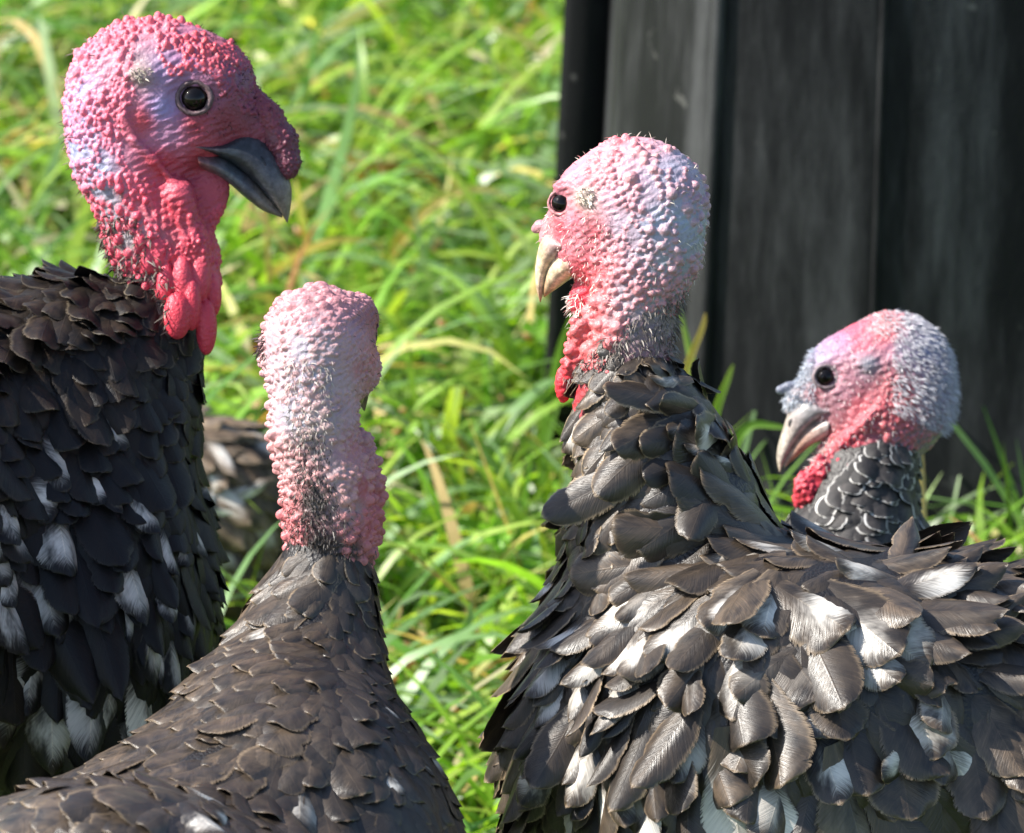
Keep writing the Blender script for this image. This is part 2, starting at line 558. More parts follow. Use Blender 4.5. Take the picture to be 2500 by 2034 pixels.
def eye(b, f, x, y, r, lidc, lid_r=1.3, w=None, lid_t=0.26, name='eye', sink=0.42, squash=0.95):
    """eyeball (> eyelid) on the near side and mirrored on the far side of the head frame"""
    for sgn in (1, -1):
        ww = (f.surf(x, y) if w is None else w)
        c = np.array([x, y, (ww + r * sink) * sgn])
        th, ph = np.meshgrid(np.linspace(0, 2 * math.pi, 24, endpoint=False), np.linspace(0.02, math.pi - 0.02, 14))
        ring = np.stack([np.sin(ph) * np.cos(th), np.sin(ph) * np.sin(th) * squash, np.cos(ph)], -1) * r + c
        V, F = loft(ring)
        eo = b.part(name, V, F, M_EYE, head=True)
        # lids: a soft ring
        P = []
        n, k = 28, 8
        for a in np.linspace(0, 2 * math.pi, n, endpoint=False):
            R = r * lid_r * 0.9
            cc = np.array([math.cos(a) * R, math.sin(a) * R * squash, 0.0])
            t = r * lid_t
            for q in np.linspace(0, 2 * math.pi, k, endpoint=False):
                nrm = np.array([math.cos(a), math.sin(a) * squash, 0])
                P.append(c + cc + nrm * t * math.cos(q) + np.array([0, 0, -sgn * r * 0.5]) + np.array([0, 0, math.sin(q) * t * 1.1]))
        P = np.array(P) + np.random.default_rng(3).normal(0, r * 0.028, (len(P), 3))
        i = np.arange(n)[:, None]; j = np.arange(k)[None]
        Fq = np.stack([i * k + j, i * k + (j + 1) % k, ((i + 1) % n) * k + (j + 1) % k, ((i + 1) % n) * k + j], -1).reshape(-1, 4)
        b.part('eyelid', P, Fq, M_LID, cols=np.clip(lin(lidc) * np.random.default_rng(4).uniform(0.6, 1.25, (len(P), 1)), 0, 1), parent=eo, head=True)

def beak(b, name, top, bot, hw, cols, head=True, wc=0.0, side=(0, 0, 1), k=16, pw=0.8):
    top, bot = np.asarray(top, float), np.asarray(bot, float)
    if top.shape[1] == 2:
        top = np.column_stack([top, np.full(len(top), wc)]); bot = np.column_stack([bot, np.full(len(bot), wc)])
    Q = catmull(np.column_stack([top, bot, np.asarray(hw, float), np.array([lin(c) for c in cols])]), 6)
    rings, cc = [], []
    sd = np.array(side, float)
    for q in Q:
        t, bo, h = q[:3], q[3:6], max(q[6], 0.3)
        c, v = (t + bo) / 2, (t - bo) / 2
        th = np.linspace(0, 2 * math.pi, k, endpoint=False)
        cs, sn = np.cos(th), np.sin(th)
        wprof = np.sign(sn) * np.abs(sn) ** pw * (1 - 0.25 * cs)
        rings.append(c + cs[:, None] * v + (wprof * h)[:, None] * sd)
        cc.append(np.tile(q[7:10], (k, 1)))
    V, F = loft(rings)
    C = np.concatenate([cc[0]] + cc + [cc[-1]])
    return b.part(name, V, F, M_BEAK, cols=C, head=head)

def bristles(b, V, N, n, ln, wd, col, seed, mask=None, bend=(0, 0.5, 0), name='bristles', head=True, jit=0.5):
    rng = np.random.default_rng(seed)
    idx = np.arange(len(V)) if mask is None else np.nonzero(mask)[0]
    if len(idx) == 0: return
    idx = rng.choice(idx, n)
    P, D = V[idx], N[idx] + rng.normal(0, jit, (n, 3)) + np.array(bend)
    D /= np.linalg.norm(D, axis=1)[:, None]
    L = ln * rng.uniform(0.5, 1.3, n)[:, None]
    S = np.cross(D, rng.normal(0, 1, (n, 3))); S /= np.linalg.norm(S, axis=1)[:, None]
    w = wd * rng.uniform(0.6, 1.3, n)[:, None]
    a = P - D * 2
    m = P + D * L * 0.55 + np.array(bend) * L * 0.05
    t = P + D * L + np.array(bend) * L * 0.25
    verts = np.stack([a - S * w, a + S * w, m + S * w * 0.8, m - S * w * 0.8, t], 1).reshape(-1, 3)
    o = np.arange(n)[:, None] * 5
    F = np.concatenate([o + [0, 1, 2], o + [0, 2, 3], o + [3, 2, 4]])
    c = np.repeat(np.clip(lin(col) * rng.uniform(0.7, 1.3, (n, 1)), 0, 1), 5, 0)
    ob = b.part(name, verts, F, M_HAIR, cols=c, head=head, kind='stuff', smooth=False)

# ------------------------------------------------------------------ feathers
def feather_arrays(shape, nu, nv, seed, bow=0.0, camber=0.16):
    rng = np.random.default_rng(seed)
    v = 1 - (1 - np.linspace(0, 1, nv + 1)) ** 1.7
    if shape == 'round':
        hw = 0.5 * np.minimum(1, 0.35 + 1.6 * v) * np.sqrt(np.clip(1 - np.clip((v - 0.55) / 0.45, 0, 1) ** 2.4, 0, 1))
    elif shape == 'long':
        hw = 0.5 * np.minimum(1, 0.45 + 1.4 * v) * np.clip(1 - np.clip((v - 0.5) / 0.5, 0, 1) ** 2.0, 0, 1) ** 0.7
    else:  # broad, blunt
        hw = 0.5 * np.minimum(1, 0.3 + 1.3 * v) * np.sqrt(np.clip(1 - np.clip((v - 0.7) / 0.3, 0, 1) ** 3.0, 0, 1))
    hw = np.maximum(hw, 0.03)
    u = np.linspace(-1, 1, nu + 1)
    X = hw[:, None] * u[None]
    Y = v[:, None] * np.ones_like(u)[None]
    # barbs sweep forward: edges reach further along, and splits in the vane
    Y = Y - 0.035 * (np.abs(u)[None] ** 2) * (v[:, None])
    for side in (0, -1):
        for _ in range(rng.integers(0, 3)):
            i = rng.integers(nv // 3, nv)
            X[i, side] *= rng.uniform(0.74, 0.93)
            if nu > 5: X[i, 1 if side == 0 else -2] *= rng.uniform(0.94, 1.0)
    bend = rng.uniform(-0.08, 0.08)
    X = X + bend * (v[:, None] ** 2)
    Z = -camber * (u[None] ** 2) * hw[:, None] * 2 * (0.4 + 0.6 * v[:, None]) + bow * 4 * v[:, None] * (1 - v[:, None])
    Z = Z + rng.normal(0, 0.005, Z.shape) * v[:, None]
    V = np.stack([X, Y, Z], -1).reshape(-1, 3)
    i = np.arange(nv)[:, None] * (nu + 1); j = np.arange(nu)[None]
    F = np.stack([i + j, i + j + 1, i + j + nu + 2, i + j + nu + 1], -1).reshape(-1, 4)
    UV = np.stack([np.broadcast_to(u[None] * 0.5 + 0.5, X.shape), np.broadcast_to(v[:, None], X.shape)], -1).reshape(-1, 2)
    return V, F, UV

BOWS = (-0.02, 0.04, 0.10, 0.17)
FSHAPES, FLOW = {}, {}
for shp in ('round', 'long', 'blunt'):
    FSHAPES[shp] = [[feather_arrays(shp, 6, 12, 11 * k + 3 * q + len(shp), bow=bw, camber=cb) for k, cb in enumerate((0.12, 0.2, 0.27, 0.16))] for q, bw in enumerate(BOWS)]
    FLOW[shp] = [[feather_arrays(shp, 4, 9, 5 * k + 3, bow=bw, camber=0.2) for k in range(3)] for bw in BOWS]
FMESH = {}

def feather_mesh(shp, k, mat):
    key = (shp, k, mat.name)
    if key not in FMESH:
        V, F, UV = FSHAPES[shp][k[0]][k[1]]
        me = np_mesh('feather', V, F, True, None, UV)
        me.materials.append(mat)
        FMESH[key] = me
    return FMESH[key]

def plumage(b, V, F, N, guides, mat_o, mat_s, seed, keys=(), ymin=-1e9, maxobj=290, dens=1.25, keep=None, wide=1.15, size=1.0, liftk=1.0, ruffle=1.0):
    """guides: (x, y, dx, dy, dw, len, wid, white, brown, rim, lift, shape)"""
    rng = np.random.default_rng(seed)
    gp = [(g[0], g[1]) for g in guides]
    bvh = BVHTree.FromPolygons([tuple(v) for v in V], [tuple(f) for f in F])
    G = np.array([g[2:11] for g in guides], float)
    G[:, 3:5] *= size; G[:, 8] *= liftk
    shp = [g[11] for g in guides]
    items = []
    taken = []
    for kf in keys:            # x, y, dx, dy, len, wid, white, brown, rim, lift, shape : placed where the photo shows them
        x, y = kf[0], kf[1]
        hit, nrm, idx, dd = bvh.ray_cast(Vector((x, y, -5000)), Vector((0, 0, 1)))
        if hit is None: continue
        n = np.array(nrm); n = n if n[2] < 0 else -n
        d = np.array([kf[2], kf[3], 0.0]); d -= n * (d @ n); d /= np.linalg.norm(d) + 1e-9
        h = np.array(hit)
        items.append((h - d * kf[4] * 0.5, n, d, kf[4], kf[5], kf[6], kf[7], kf[8], kf[9], kf[10], True, 1e6))
        taken.append((h - d * kf[4] * 0.35, kf[5] * 0.45))
    sel = V[:, 1] > ymin
    if keep is not None: sel &= keep(V, N)
    P, Nn = V[sel], N[sel]
    wts = idw(gp, P[:, 0], P[:, 1], 1.8, 900)
    val = wts @ G
    near = wts.argmax(1)
    rad = 0.50 * np.sqrt(val[:, 3] * val[:, 4]) / dens
    rad = np.where(Nn[:, 2] > 0.45, rad * 1.25, rad)
    for i in poisson(P, rad, rng, taken):
        p, n, g = P[i], Nn[i], val[i]
        d = g[:3] + rng.normal(0, 0.16 * ruffle, 3)
        d = d - n * (d @ n); d /= np.linalg.norm(d) + 1e-9
        big = 1.25 if n[2] > 0.45 else 1.0
        sz = rng.uniform(0.75, 1.3) * big
        L, Wd = g[3] * sz * rng.uniform(0.9, 1.15), g[4] * sz * rng.uniform(0.85, 1.15)
        white = 1.0 if rng.random() < g[5] else 0.0
        white *= rng.uniform(0.5, 1.0)
        k = near[i] if rng.random() < 0.75 else rng.choice(len(guides), p=wts[i])
        items.append((p, n, d, L, Wd, white, np.clip(g[6] * rng.uniform(0.4, 1.5), 0, 1), np.clip(g[7] * rng.uniform(0.5, 1.4), 0, 1),
                      g[8] * rng.uniform(0.6, 1.5) + max(0, rng.normal(0, 0.09 * (ruffle - 1))), shp[k], n[2] < 0.3, L * Wd))
    for i in poisson(P, rad * 0.85, rng):          # a dense under-layer lying close to the skin
        p, n, g = P[i], Nn[i], val[i]
        d = g[:3] + rng.normal(0, 0.2, 3)
        d = d - n * (d @ n); d /= np.linalg.norm(d) + 1e-9
        items.append((p, n, d, g[3] * 0.95, g[4], 0.0, np.clip(g[6] * 0.6, 0, 1), np.clip(g[7] * 0.5, 0, 1), 0.02, shp[near[i]], False, 0))
    items.sort(key=lambda q: -(q[11] if q[10] else 0))
    n_obj = 0
    sv, sf, suv, scol, off = [], [], [], [], 0
    for it in items:
        p, n, d, L, Wd, white, brn, rim, lift, sh, vis, pri = it
        # base just under the surface, tip standing off the surface where it ends
        Wd = Wd * wide
        base = p - n * min(5, L * 0.04) - d * L * 0.12
        lf = max(lift + rng.normal(0, 0.04), 0.04) if vis or lift > 0.03 else 0.015
        hit = bvh.find_nearest(Vector(p + d * L * 0.85))
        q1, n1 = np.array(hit[0]), np.array(hit[1])
        if n1 @ n < 0: n1 = -n1
        tip = q1 + n1 * (lf * L * 0.8 + (3 if lift > 0.03 else 1))
        dv = tip - base; ln = np.linalg.norm(dv)
        if ln < 0.35 * L: tip = base + d * L * 0.8; dv = tip - base; ln = np.linalg.norm(dv)
        dd = dv / ln
        mid = (base + tip) / 2
        hm = bvh.find_nearest(Vector(mid))
        qm = np.array(hm[0])
        nn = n + n1; nn = nn - dd * (nn @ dd); nn /= np.linalg.norm(nn) + 1e-9
        bow = ((qm - mid) @ nn + 5 + lf * L * 0.15) / math.sqrt(L * Wd)
        kb = int(np.argmin(np.abs(np.array(BOWS) - bow)))
        roll = rng.normal(0, 0.14 * ruffle)
        xx = np.cross(dd, nn)
        xx, nn = xx * math.cos(roll) + nn * math.sin(roll), nn * math.cos(roll) - xx * math.sin(roll)
        L = min(max(ln * 1.02, 0.7 * L), 1.3 * L)
        if vis and n_obj < maxobj:
            me = feather_mesh(sh, (kb, int(rng.integers(0, 4))), mat_o)
            o = bpy.data.objects.new('feather', me)
            COL.objects.link(o)
            o.parent = b.e
            R = b.M @ np.stack([xx * Wd, dd * L, nn * math.sqrt(L * Wd)], 1)
            t = b.loc(base)
            o.matrix_local = Matrix([[*R[0], t[0]], [*R[1], t[1]], [*R[2], t[2]], [0, 0, 0, 1]])
            o.color = (white, brn, rim, 1)
            n_obj += 1
        else:
            fv, ff, fuv = FLOW[sh][kb][int(rng.integers(0, 3))]
            q = base + fv[:, :1] * xx * Wd + fv[:, 1:2] * dd * L + fv[:, 2:] * nn * math.sqrt(L * Wd)
            sv.append(q); sf.append(ff + off); suv.append(fuv); off += len(fv)
            scol.append(np.tile([white, brn, rim], (len(fv), 1)))
    if sv:
        b.part('plumage', np.concatenate(sv), np.concatenate(sf), mat_s, cols=np.concatenate(scol), uvs=np.concatenate(suv), kind='stuff')
    print('feathers', n_obj, len(items))

def legs(b, spots, zt, r=0.012):
    """legs from the belly down to toes on the ground, in metres about the base"""
    for (x, y, fx, fy) in spots:
        parts = []
        kx, ky = x - fx * 0.03, y - fy * 0.03
        parts.append(tube([(x, y, zt), (x + fx * 0.02, y + fy * 0.02, zt * 0.72), (kx, ky, zt * 0.5)], [r * 2.6, r * 1.6, r], 10, 5))
        parts.append(tube([(kx, ky, zt * 0.5), (x, y, zt * 0.2), (x, y, 0.012)], [r, r * 0.75, r * 0.8], 10, 5))
        for a in (-0.6, 0.0, 0.6, math.pi):
            c, q = math.cos(a), math.sin(a)
            tx, ty = fx * c - fy * q, fx * q + fy * c
            L = 0.07 if a != math.pi else 0.03
            parts.append(tube([(x, y, 0.014), (x + tx * L * 0.5, y + ty * L * 0.5, 0.010), (x + tx * L, y + ty * L, 0.003)], [r * 0.6, r * 0.5, 0.003], 8, 3))
        V, F = merge(parts)
        link('leg', np_mesh('leg', V, F), M_LEG, b.e)

def tail(b, root, d, mat, L=620, Wd=150, n=9, seed=0):
    rng = np.random.default_rng(seed)
    root, d = np.array(root, float), np.array(d, float); d /= np.linalg.norm(d)
    up = np.array([0, -math.cos(TH), -math.sin(TH)])           # true up in the bird's frame
    side = np.cross(d, up); side /= np.linalg.norm(side); nn0 = np.cross(side, d)
    for k in range(n):
        a = (k / (n - 1) - 0.5) * 0.9
        dd = d * math.cos(a) + side * math.sin(a)
        nn = nn0 + side * a * 0.4; nn -= dd * (nn @ dd); nn /= np.linalg.norm(nn)
        if nn @ up < 0: nn = -nn
        o = bpy.data.objects.new('tail_feather', feather_mesh('blunt', (1, k % 4), mat)); COL.objects.link(o); o.parent = b.e
        R = b.M @ np.stack([np.cross(dd, nn) * Wd, dd * L, nn * 200], 1)
        t = b.loc(root - d * L * 0.35 + side * math.sin(a) * 60 + nn * (8 - abs(k - n // 2) * 4))
        o.matrix_local = Matrix([[*R[0], t[0]], [*R[1], t[1]], [*R[2], t[2]], [0, 0, 0, 1]])
        o.color = (rng.choice([0.0, 0.5]), 0.6, 0.5, 1)

def body_part(b, head, bodym, head_cols, dark=(0.014, 0.012, 0.012)):
    """one continuous body mesh: head and neck skin + the trunk under the feathers"""
    hv, hf = b.turn(head[0]), head[1]
    tv, tf = bodym[0], bodym[1]
    V = np.concatenate([hv, tv]); F = np.concatenate([hf, tf + len(hv)])
    C = np.concatenate([head_cols, np.tile(dark, (len(tv), 1))])  # trunk painted dark to stand in for shade in the feather gaps
    return b.part('body', V, F, M_SKIN, cols=C)


def radmap(ctrl, exclude=()):
    P = [(c[0], c[1]) for c in ctrl]
    R = np.array([c[2] for c in ctrl], float)
    def fn(V, N):
        r = idw(P, V[:, 0], V[:, 1], 2.0, 200) @ R
        r[r < 4.5] = 0
        for (x, y, q) in exclude:
            r[(V[:, 0] - x) ** 2 + (V[:, 1] - y) ** 2 < q * q] = 0
        return r
    return fn

def skin_cols(head, skin, car, seed, amt=1.0):
    V, F, N, C = head
    a, c = colour_at(skin, V), colour_at(car, V)
    k = (C * amt)[:, None]
    rng = np.random.default_rng(seed)
    # slow mottling
    q = np.zeros(len(V))
    for _ in range(14):
        d = rng.normal(0, 1, 3) / rng.uniform(14, 40)
        q += np.sin(V @ d + rng.uniform(0, 6.28))
    q = q / 14
    out = a * (1 - k) + c * k
    return np.clip(out * (1 + 0.35 * q[:, None] * np.array([0.5, 1.0, 0.9])), 0, 1)

# ------------------------------------------------------------------ ground
def ground_material():
    m, n, b, out = mat_new('meadow_soil')
    t = NT(n)
    tc = t.node('ShaderNodeTexCoord').outputs['Object']
    f = t.noise(tc, 9, 5, 0.65); g = t.noise(tc, 70, 3, 0.6)
    c = t.mix(t.ss(f, 0.35, 0.65), (0.05, 0.085, 0.02), (0.09, 0.15, 0.03))
    c = t.mix(t.ss(g, 0.5, 0.75), c, (0.10, 0.085, 0.04))
    n.links.new(c, b.inputs['Base Color'])
    b.inputs['Roughness'].default_value = 0.95
    bu = t.node('ShaderNodeBump'); bu.inputs['Distance'].default_value = 0.02
    t.put(bu.inputs['Height'], g); n.links.new(bu.outputs[0], b.inputs['Normal'])
    return m
gs = 300.0
gv = np.array([(-gs, -gs, 0), (gs, -gs, 0), (gs, gs, 0), (-gs, gs, 0)])
tag(link('ground', np_mesh('ground', gv, [(0, 1, 2, 3)], False), ground_material()), 'meadow soil under the long grass', 'ground', kind='structure')

# ------------------------------------------------------------------ black plastic bin
def plastic_material():
    m, n, b, out = mat_new('black_plastic')
    t = NT(n)
    tc = t.node('ShaderNodeTexCoord').outputs['Object']
    mp = t.node('ShaderNodeMapping'); n.links.new(tc, mp.inputs[0]); mp.inputs['Scale'].default_value = (14, 14, 2.2)
    st = t.noise(mp.outputs[0], 1.0, 6, 0.7)
    sp = t.noise(tc, 34, 3, 0.6)
    fine = t.noise(tc, 260, 2, 0.5)
    c = t.mix(t.m('MULTIPLY', t.ss(st, 0.42, 0.8), 0.8), (0.012, 0.0125, 0.0135), (0.10, 0.103, 0.107))
    c = t.mix(t.m('MULTIPLY', t.ss(sp, 0.66, 0.76), 0.5), c, (0.16, 0.16, 0.15))
    n.links.new(c, b.inputs['Base Color'])
    t.put(b.inputs['Roughness'], t.m('ADD', 0.42, t.m('MULTIPLY', st, 0.25)))
    b.inputs['Specular IOR Level'].default_value = 0.05
    bu = t.node('ShaderNodeBump'); bu.inputs['Strength'].default_value = 0.25; bu.inputs['Distance'].default_value = 0.001
    t.put(bu.inputs['Height'], t.m('ADD', fine, st)); n.links.new(bu.outputs[0], b.inputs['Normal'])
    return m
M_PLA = plastic_material()
BINX, BINY = 0.375, 1.42
bin_e = bpy.data.objects.new('plastic_bin', None); COL.objects.link(bin_e); bin_e.location = (BINX, BINY, 0)
tag(bin_e, 'tall faceted black plastic bin standing in the grass behind the small turkey', 'bin')
corner = [(-0.304, -0.13), (-0.232, -0.285), (-0.111, -0.312), (0.111, -0.312), (0.232, -0.285), (0.304, -0.13), (0.304, 0.13), (0.232, 0.285), (0.111, 0.312), (-0.111, 0.312), (-0.232, 0.285), (-0.304, 0.13)]
def bin_section(grow=1.0, nb=4):
    """facets slightly bowed, corners rounded"""
    C = np.array(corner); n = len(C); out = []
    for i in range(n):
        p, a, q = C[i - 1], C[i], C[(i + 1) % n]
        p1 = a + (p - a) * 0.10; p2 = a + (q - a) * 0.10
        for t in np.linspace(0, 1, nb):
            out.append((1 - t) ** 2 * p1 + 2 * t * (1 - t) * a + t * t * p2)
        mid = (a + q) / 2
        out.append(mid * 1.006)
    return np.array(out) * grow
def bin_scale(z): return 1.035 - 0.14 * z
def bin_ring(z, grow=1.0, add=0.0):
    S = bin_section(grow) * bin_scale(z)
    S = S * (1 + add / np.linalg.norm(S, axis=1)[:, None])
    return np.column_stack([S, np.full(len(S), z)])
rings = [bin_ring(0.0, 1, -0.01), bin_ring(0.0), bin_ring(0.03, 1, 0.004), bin_ring(0.035), bin_ring(0.25), bin_ring(0.5), bin_ring(0.78), bin_ring(0.785, 1, 0.012), bin_ring(0.82, 1, 0.012), bin_ring(0.82, 1, -0.012), bin_ring(0.60, 1, -0.012)]
V, F = loft(rings)
link('bin_body', np_mesh('bin_body', V, F), M_PLA, bin_e)
rings = [bin_ring(0.822, 1, -0.02), bin_ring(0.822, 1, 0.018), bin_ring(0.85, 1, 0.018), bin_ring(0.862, 1, 0.004), bin_ring(0.875, 0.9), bin_ring(0.90, 0.5), bin_ring(0.905, 0.15)]
V, F = loft(rings)
link('lid', np_mesh('lid', V, F), M_PLA, bin_e)
for i in (1, 4, 7, 10):          # raised mould ribs on the corners
    a = np.array(corner[i]) * 1.0
    P = [(*(a * bin_scale(z) * (1 - 0.004)), z) for z in (0.04, 0.3, 0.55, 0.775)]
    V, F = tube(P, [0.0055] * 4, 8, 4)
    link('rib', np_mesh('rib', V, F), M_PLA, bin_e)
for i in (2, 3, 8, 9):
    a = np.array(corner[i]) * 1.0
    P = [(*(a * bin_scale(z) * (1 - 0.006)), z) for z in (0.04, 0.3, 0.55, 0.775)]
    V, F = tube(P, [0.0032] * 4, 8, 4)
    link('seam', np_mesh('seam', V, F), M_PLA, bin_e)
for sx in (-1, 1):               # side flanges
    rr = []
    for z in (0.02, 0.3, 0.55, 0.80):
        q = bin_scale(z)
        x0, x1 = sx * 0.298 * q, sx * 0.341 * q
        y0, y1 = -0.02, 0.012
        ring = [(x0, y0), (x1 - sx * 0.006, y0), (x1, y0 + 0.006), (x1, y1 - 0.006), (x1 - sx * 0.006, y1), (x0, y1)]
        rr.append([(x, y, z) for x, y in ring])
    V, F = loft(rr)
    link('flange', np_mesh('flange', V, F, False), M_PLA, bin_e)

# ------------------------------------------------------------------ feather materials
FM_A = feather_material('feather_brown_black', True, gloss=0.34)
FS_A = feather_material('feather_brown_black_small', False, gloss=0.34)
FM_K = feather_material('feather_black', True, black=(0.004, 0.004, 0.005), brown=(0.05, 0.034, 0.022), rimc=(0.2, 0.16, 0.11), gloss=0.45, spec=0.25)
FS_K = feather_material('feather_black_small', False, black=(0.004, 0.004, 0.005), brown=(0.05, 0.034, 0.022), rimc=(0.2, 0.16, 0.11), gloss=0.45, spec=0.25)
FS_B = feather_material('feather_barred', False, black=(0.012, 0.012, 0.014), brown=(0.09, 0.08, 0.075), rimc=(0.7, 0.68, 0.65), gloss=0.5, fray=0.3, spec=0.3)

# ------------------------------------------------------------------ bird A: the big dark tom
bA = Bird('big black turkey with long red wattle, dark grey beak and hanging snood', 4.17, (150, 1500, 0))
f = Field((110, 0, -170), (760, 900, 170), 3.5)
f.ell((370, 218, 0), (205, 172, 112), 30)
f.ell((495, 215, 0), (128, 126, 90), 50)
f.cone([(500, 265, 0, 98), (590, 300, 0, 58), (640, 325, 0, 34)], 40, 0.72)
f.ell((450, 340, 0), (108, 82, 82), 45)
f.ell((272, 320, 0), (108, 150, 92), 50)
f.cone([(318, 420, 0, 118), (375, 590, 0, 98), (425, 710, 0, 78), (415, 790, 10, 52)], 50, 0.85)
f.ell((495, 475, 0), (62, 108, 26), 22, (14, 0, 0))            # dewlap
f.ell((470, 640, 0), (68, 96, 46), 30)
f.cone([(440, 480, -62, 40), (470, 600, -48, 34), (500, 680, -30, 30)], 30)
f.ell((478, 245, -108), (58, 54, 20), 30, None, True, True)       # eye hollows
f.ell((505, 190, -74), (60, 22, 16), 24, (24, 0, 0), True)       # brow
w = f.surf(330, 300)
f.cone([(308, 235, w + 4, 9), (308, 290, w + 2, 11), (330, 345, w + 4, 11), (380, 395, w + 12, 9), (430, 450, w + 26, 7), (490, 540, w + 58, 6)], 10)
# long skin folds on the throat
for q in range(11):
    x = 340 + 14 * q; rr = np.random.default_rng(q)
    P = []
    for y in np.linspace(430 + 12 * q, 690 + 8 * q, 7):
        xx = min(x + (y - 430) * 0.26 + rr.normal(0, 5), 500)
        P.append((xx, y, f.surf(min(xx, 520), y) + 2, rr.uniform(3, 6.5)))
    f.cone(P, 5)
w = f.surf(353, 186)
f.ell((353, 186, w), (36, 20, 12), 14)
f.wrinkle(1.5, 5)
add_caruncles(f, radmap([(380, 60, 12), (280, 90, 11), (210, 160, 11), (180, 240, 10), (240, 220, 9), (300, 150, 9), (300, 240, 8.5), (190, 330, 10.5), (250, 330, 9), (220, 410, 11), (270, 420, 9),
                         (480, 90, 10), (440, 110, 9), (430, 160, 5), (370, 180, 0), (350, 270, 0), (400, 300, 0), (480, 250, 0), (560, 200, 6), (620, 260, 6), (560, 300, 0), (450, 350, 0), (350, 380, 0), (400, 450, 0),
                         (300, 480, 12), (320, 540, 14), (350, 600, 13), (390, 660, 12), (430, 560, 0), (480, 600, 7), (440, 700, 14), (500, 700, 12)], [(478, 243, 66), (353, 184, 36)]), 3, elong=(0.95, 1.1))
for (x, y, w, r) in [(438, 772, -108, (34, 58, 27)), (472, 745, -92, (24, 64, 24)), (507, 800, -72, (26, 68, 25)), (522, 722, -40, (21, 54, 24)), (408, 695, -88, (22, 46, 20)), (450, 690, -86, (26, 60, 24)), (490, 680, -66, (28, 66, 26)), (365, 640, -84, (17, 30, 16)), (392, 625, -86, (14, 34, 14))]:
    f.ell((x, y, w), r, 5)
    bx = f.box((x - r[0], y - r[1], w - 30), (x + r[0], y + r[1], w + 30)); f.cm[bx] = 1.0
head = f.mesh()
skinA = [(380, 60, (196, 120, 135)), (250, 110, (190, 120, 140)), (170, 240, (150, 150, 190)), (180, 350, (150, 155, 190)), (230, 430, (150, 160, 185)), (270, 520, (130, 135, 145)),
         (300, 240, (190, 100, 120)), (353, 186, (150, 130, 125)), (400, 180, (150, 125, 160)), (460, 150, (150, 105, 140)), (560, 180, (115, 75, 100)), (520, 130, (165, 85, 100)), (610, 270, (105, 50, 62)),
         (400, 270, (150, 140, 185)), (415, 330, (165, 120, 150)), (350, 300, (188, 70, 80)), (480, 310, (150, 55, 65)), (560, 310, (125, 50, 62)), (500, 380, (160, 60, 70)), (400, 400, (188, 62, 76)),
         (370, 480, (196, 70, 88)), (430, 520, (186, 60, 76)), (500, 480, (182, 72, 88)), (480, 620, (196, 75, 92)), (440, 720, (198, 68, 84)), (350, 640, (170, 120, 130)), (310, 580, (140, 135, 140)), (300, 700, (30, 28, 28)), (430, 860, (26, 24, 25))]
carA = [(380, 60, (225, 105, 120)), (200, 200, (228, 130, 150)), (190, 350, (220, 130, 160)), (260, 300, (222, 105, 125)), (480, 100, (205, 75, 85)), (600, 250, (130, 60, 80)), (300, 500, (228, 90, 110)), (350, 620, (220, 80, 100)), (450, 760, (200, 58, 74)), (510, 800, (204, 62, 78)), (480, 640, (196, 72, 88))]
hc = skin_cols(head, skinA, carA, 1)
fb = Field((-520, 500, -720), (640, 2280, 620), 15)
fb.cone([(400, 640, 20, 92), (385, 800, 20, 118), (330, 1000, 10, 165)], 60)
fb.ell((185, 945, 40), (265, 300, 300), 90, (-20, 0, 0))
fb.ell((150, 1490, 40), (395, 640, 440), 120)
fb.ell((-30, 1220, -70), (300, 500, 340), 120)
fb.ell((-190, 1340, -230), (300, 620, 400), 120, (0, 0, -12))  # flank bulge shaped to throw the side in view into shade
fb.d += 20
bodm = fb.mesh()
body_part(bA, head, bodm, hc)
eye(bA, f, 478, 243, 36, (104, 84, 88), 1.25, lid_t=0.2)
hv, hn = head[0], head[2]
bristles(bA, hv, hn, 120, 13, 1.3, (170, 160, 145), 77, (hv[:, 0] - 350) ** 2 + ((hv[:, 1] - 186) * 1.5) ** 2 < 700, (.5, .4, 0), name='ear_tuft')
fs = Field((580, 190, -60), (760, 460, 60), 3.0)
fs.cone([(606, 232, 0, 30), (650, 285, -4, 36), (688, 345, -8, 37), (704, 398, -12, 28), (705, 418, -14, 20)], 12, 0.9)
add_caruncles(fs, lambda V, N: np.full(len(V), 5.5), 5, jut=0.1)
sn = fs.mesh()
bA.part('snood', sn[0], sn[1], M_SKIN, cols=skin_cols(sn, [(610, 230, (120, 55, 68)), (700, 400, (95, 48, 62))], [(650, 300, (125, 55, 68)), (700, 400, (100, 48, 64))], 2))
dk, gy, lt = (52, 54, 60), (78, 80, 86), (120, 112, 102)
beak(bA, 'upper_beak', [(482, 350), (545, 348), (612, 318), (680, 382), (712, 462), (703, 541)], [(480, 368), (545, 388), (606, 432), (655, 484), (685, 520), (701, 545)], [78, 70, 58, 44, 25, 2], [(100, 70, 74), dk, dk, gy, lt, (150, 142, 130)])
beak(bA, 'lower_beak', [(482, 366), (545, 380), (606, 424), (650, 474), (686, 514)], [(490, 412), (548, 440), (603, 486), (645, 516), (690, 532)], [70, 58, 42, 24, 4], [(120, 70, 72), gy, gy, lt, lt])
fn = Field((600, 350, -80), (690, 450, 0), 3)
fn.ell((640, 398, -46), (11, 18, 4), 4, (-25, 0, 0))
q = fn.mesh()
bA.part('nostril', q[0], q[1], M_BEAK, cols=np.tile(lin((34, 34, 38)), (len(q[0]), 1)))
edge = (np.abs(head[2][:, 2]) < 0.45) & (head[0][:, 0] < 330) & (head[0][:, 1] < 480)
bristles(bA, head[0], head[2], 260, 20, 1.3, (120, 105, 95), 4, edge)
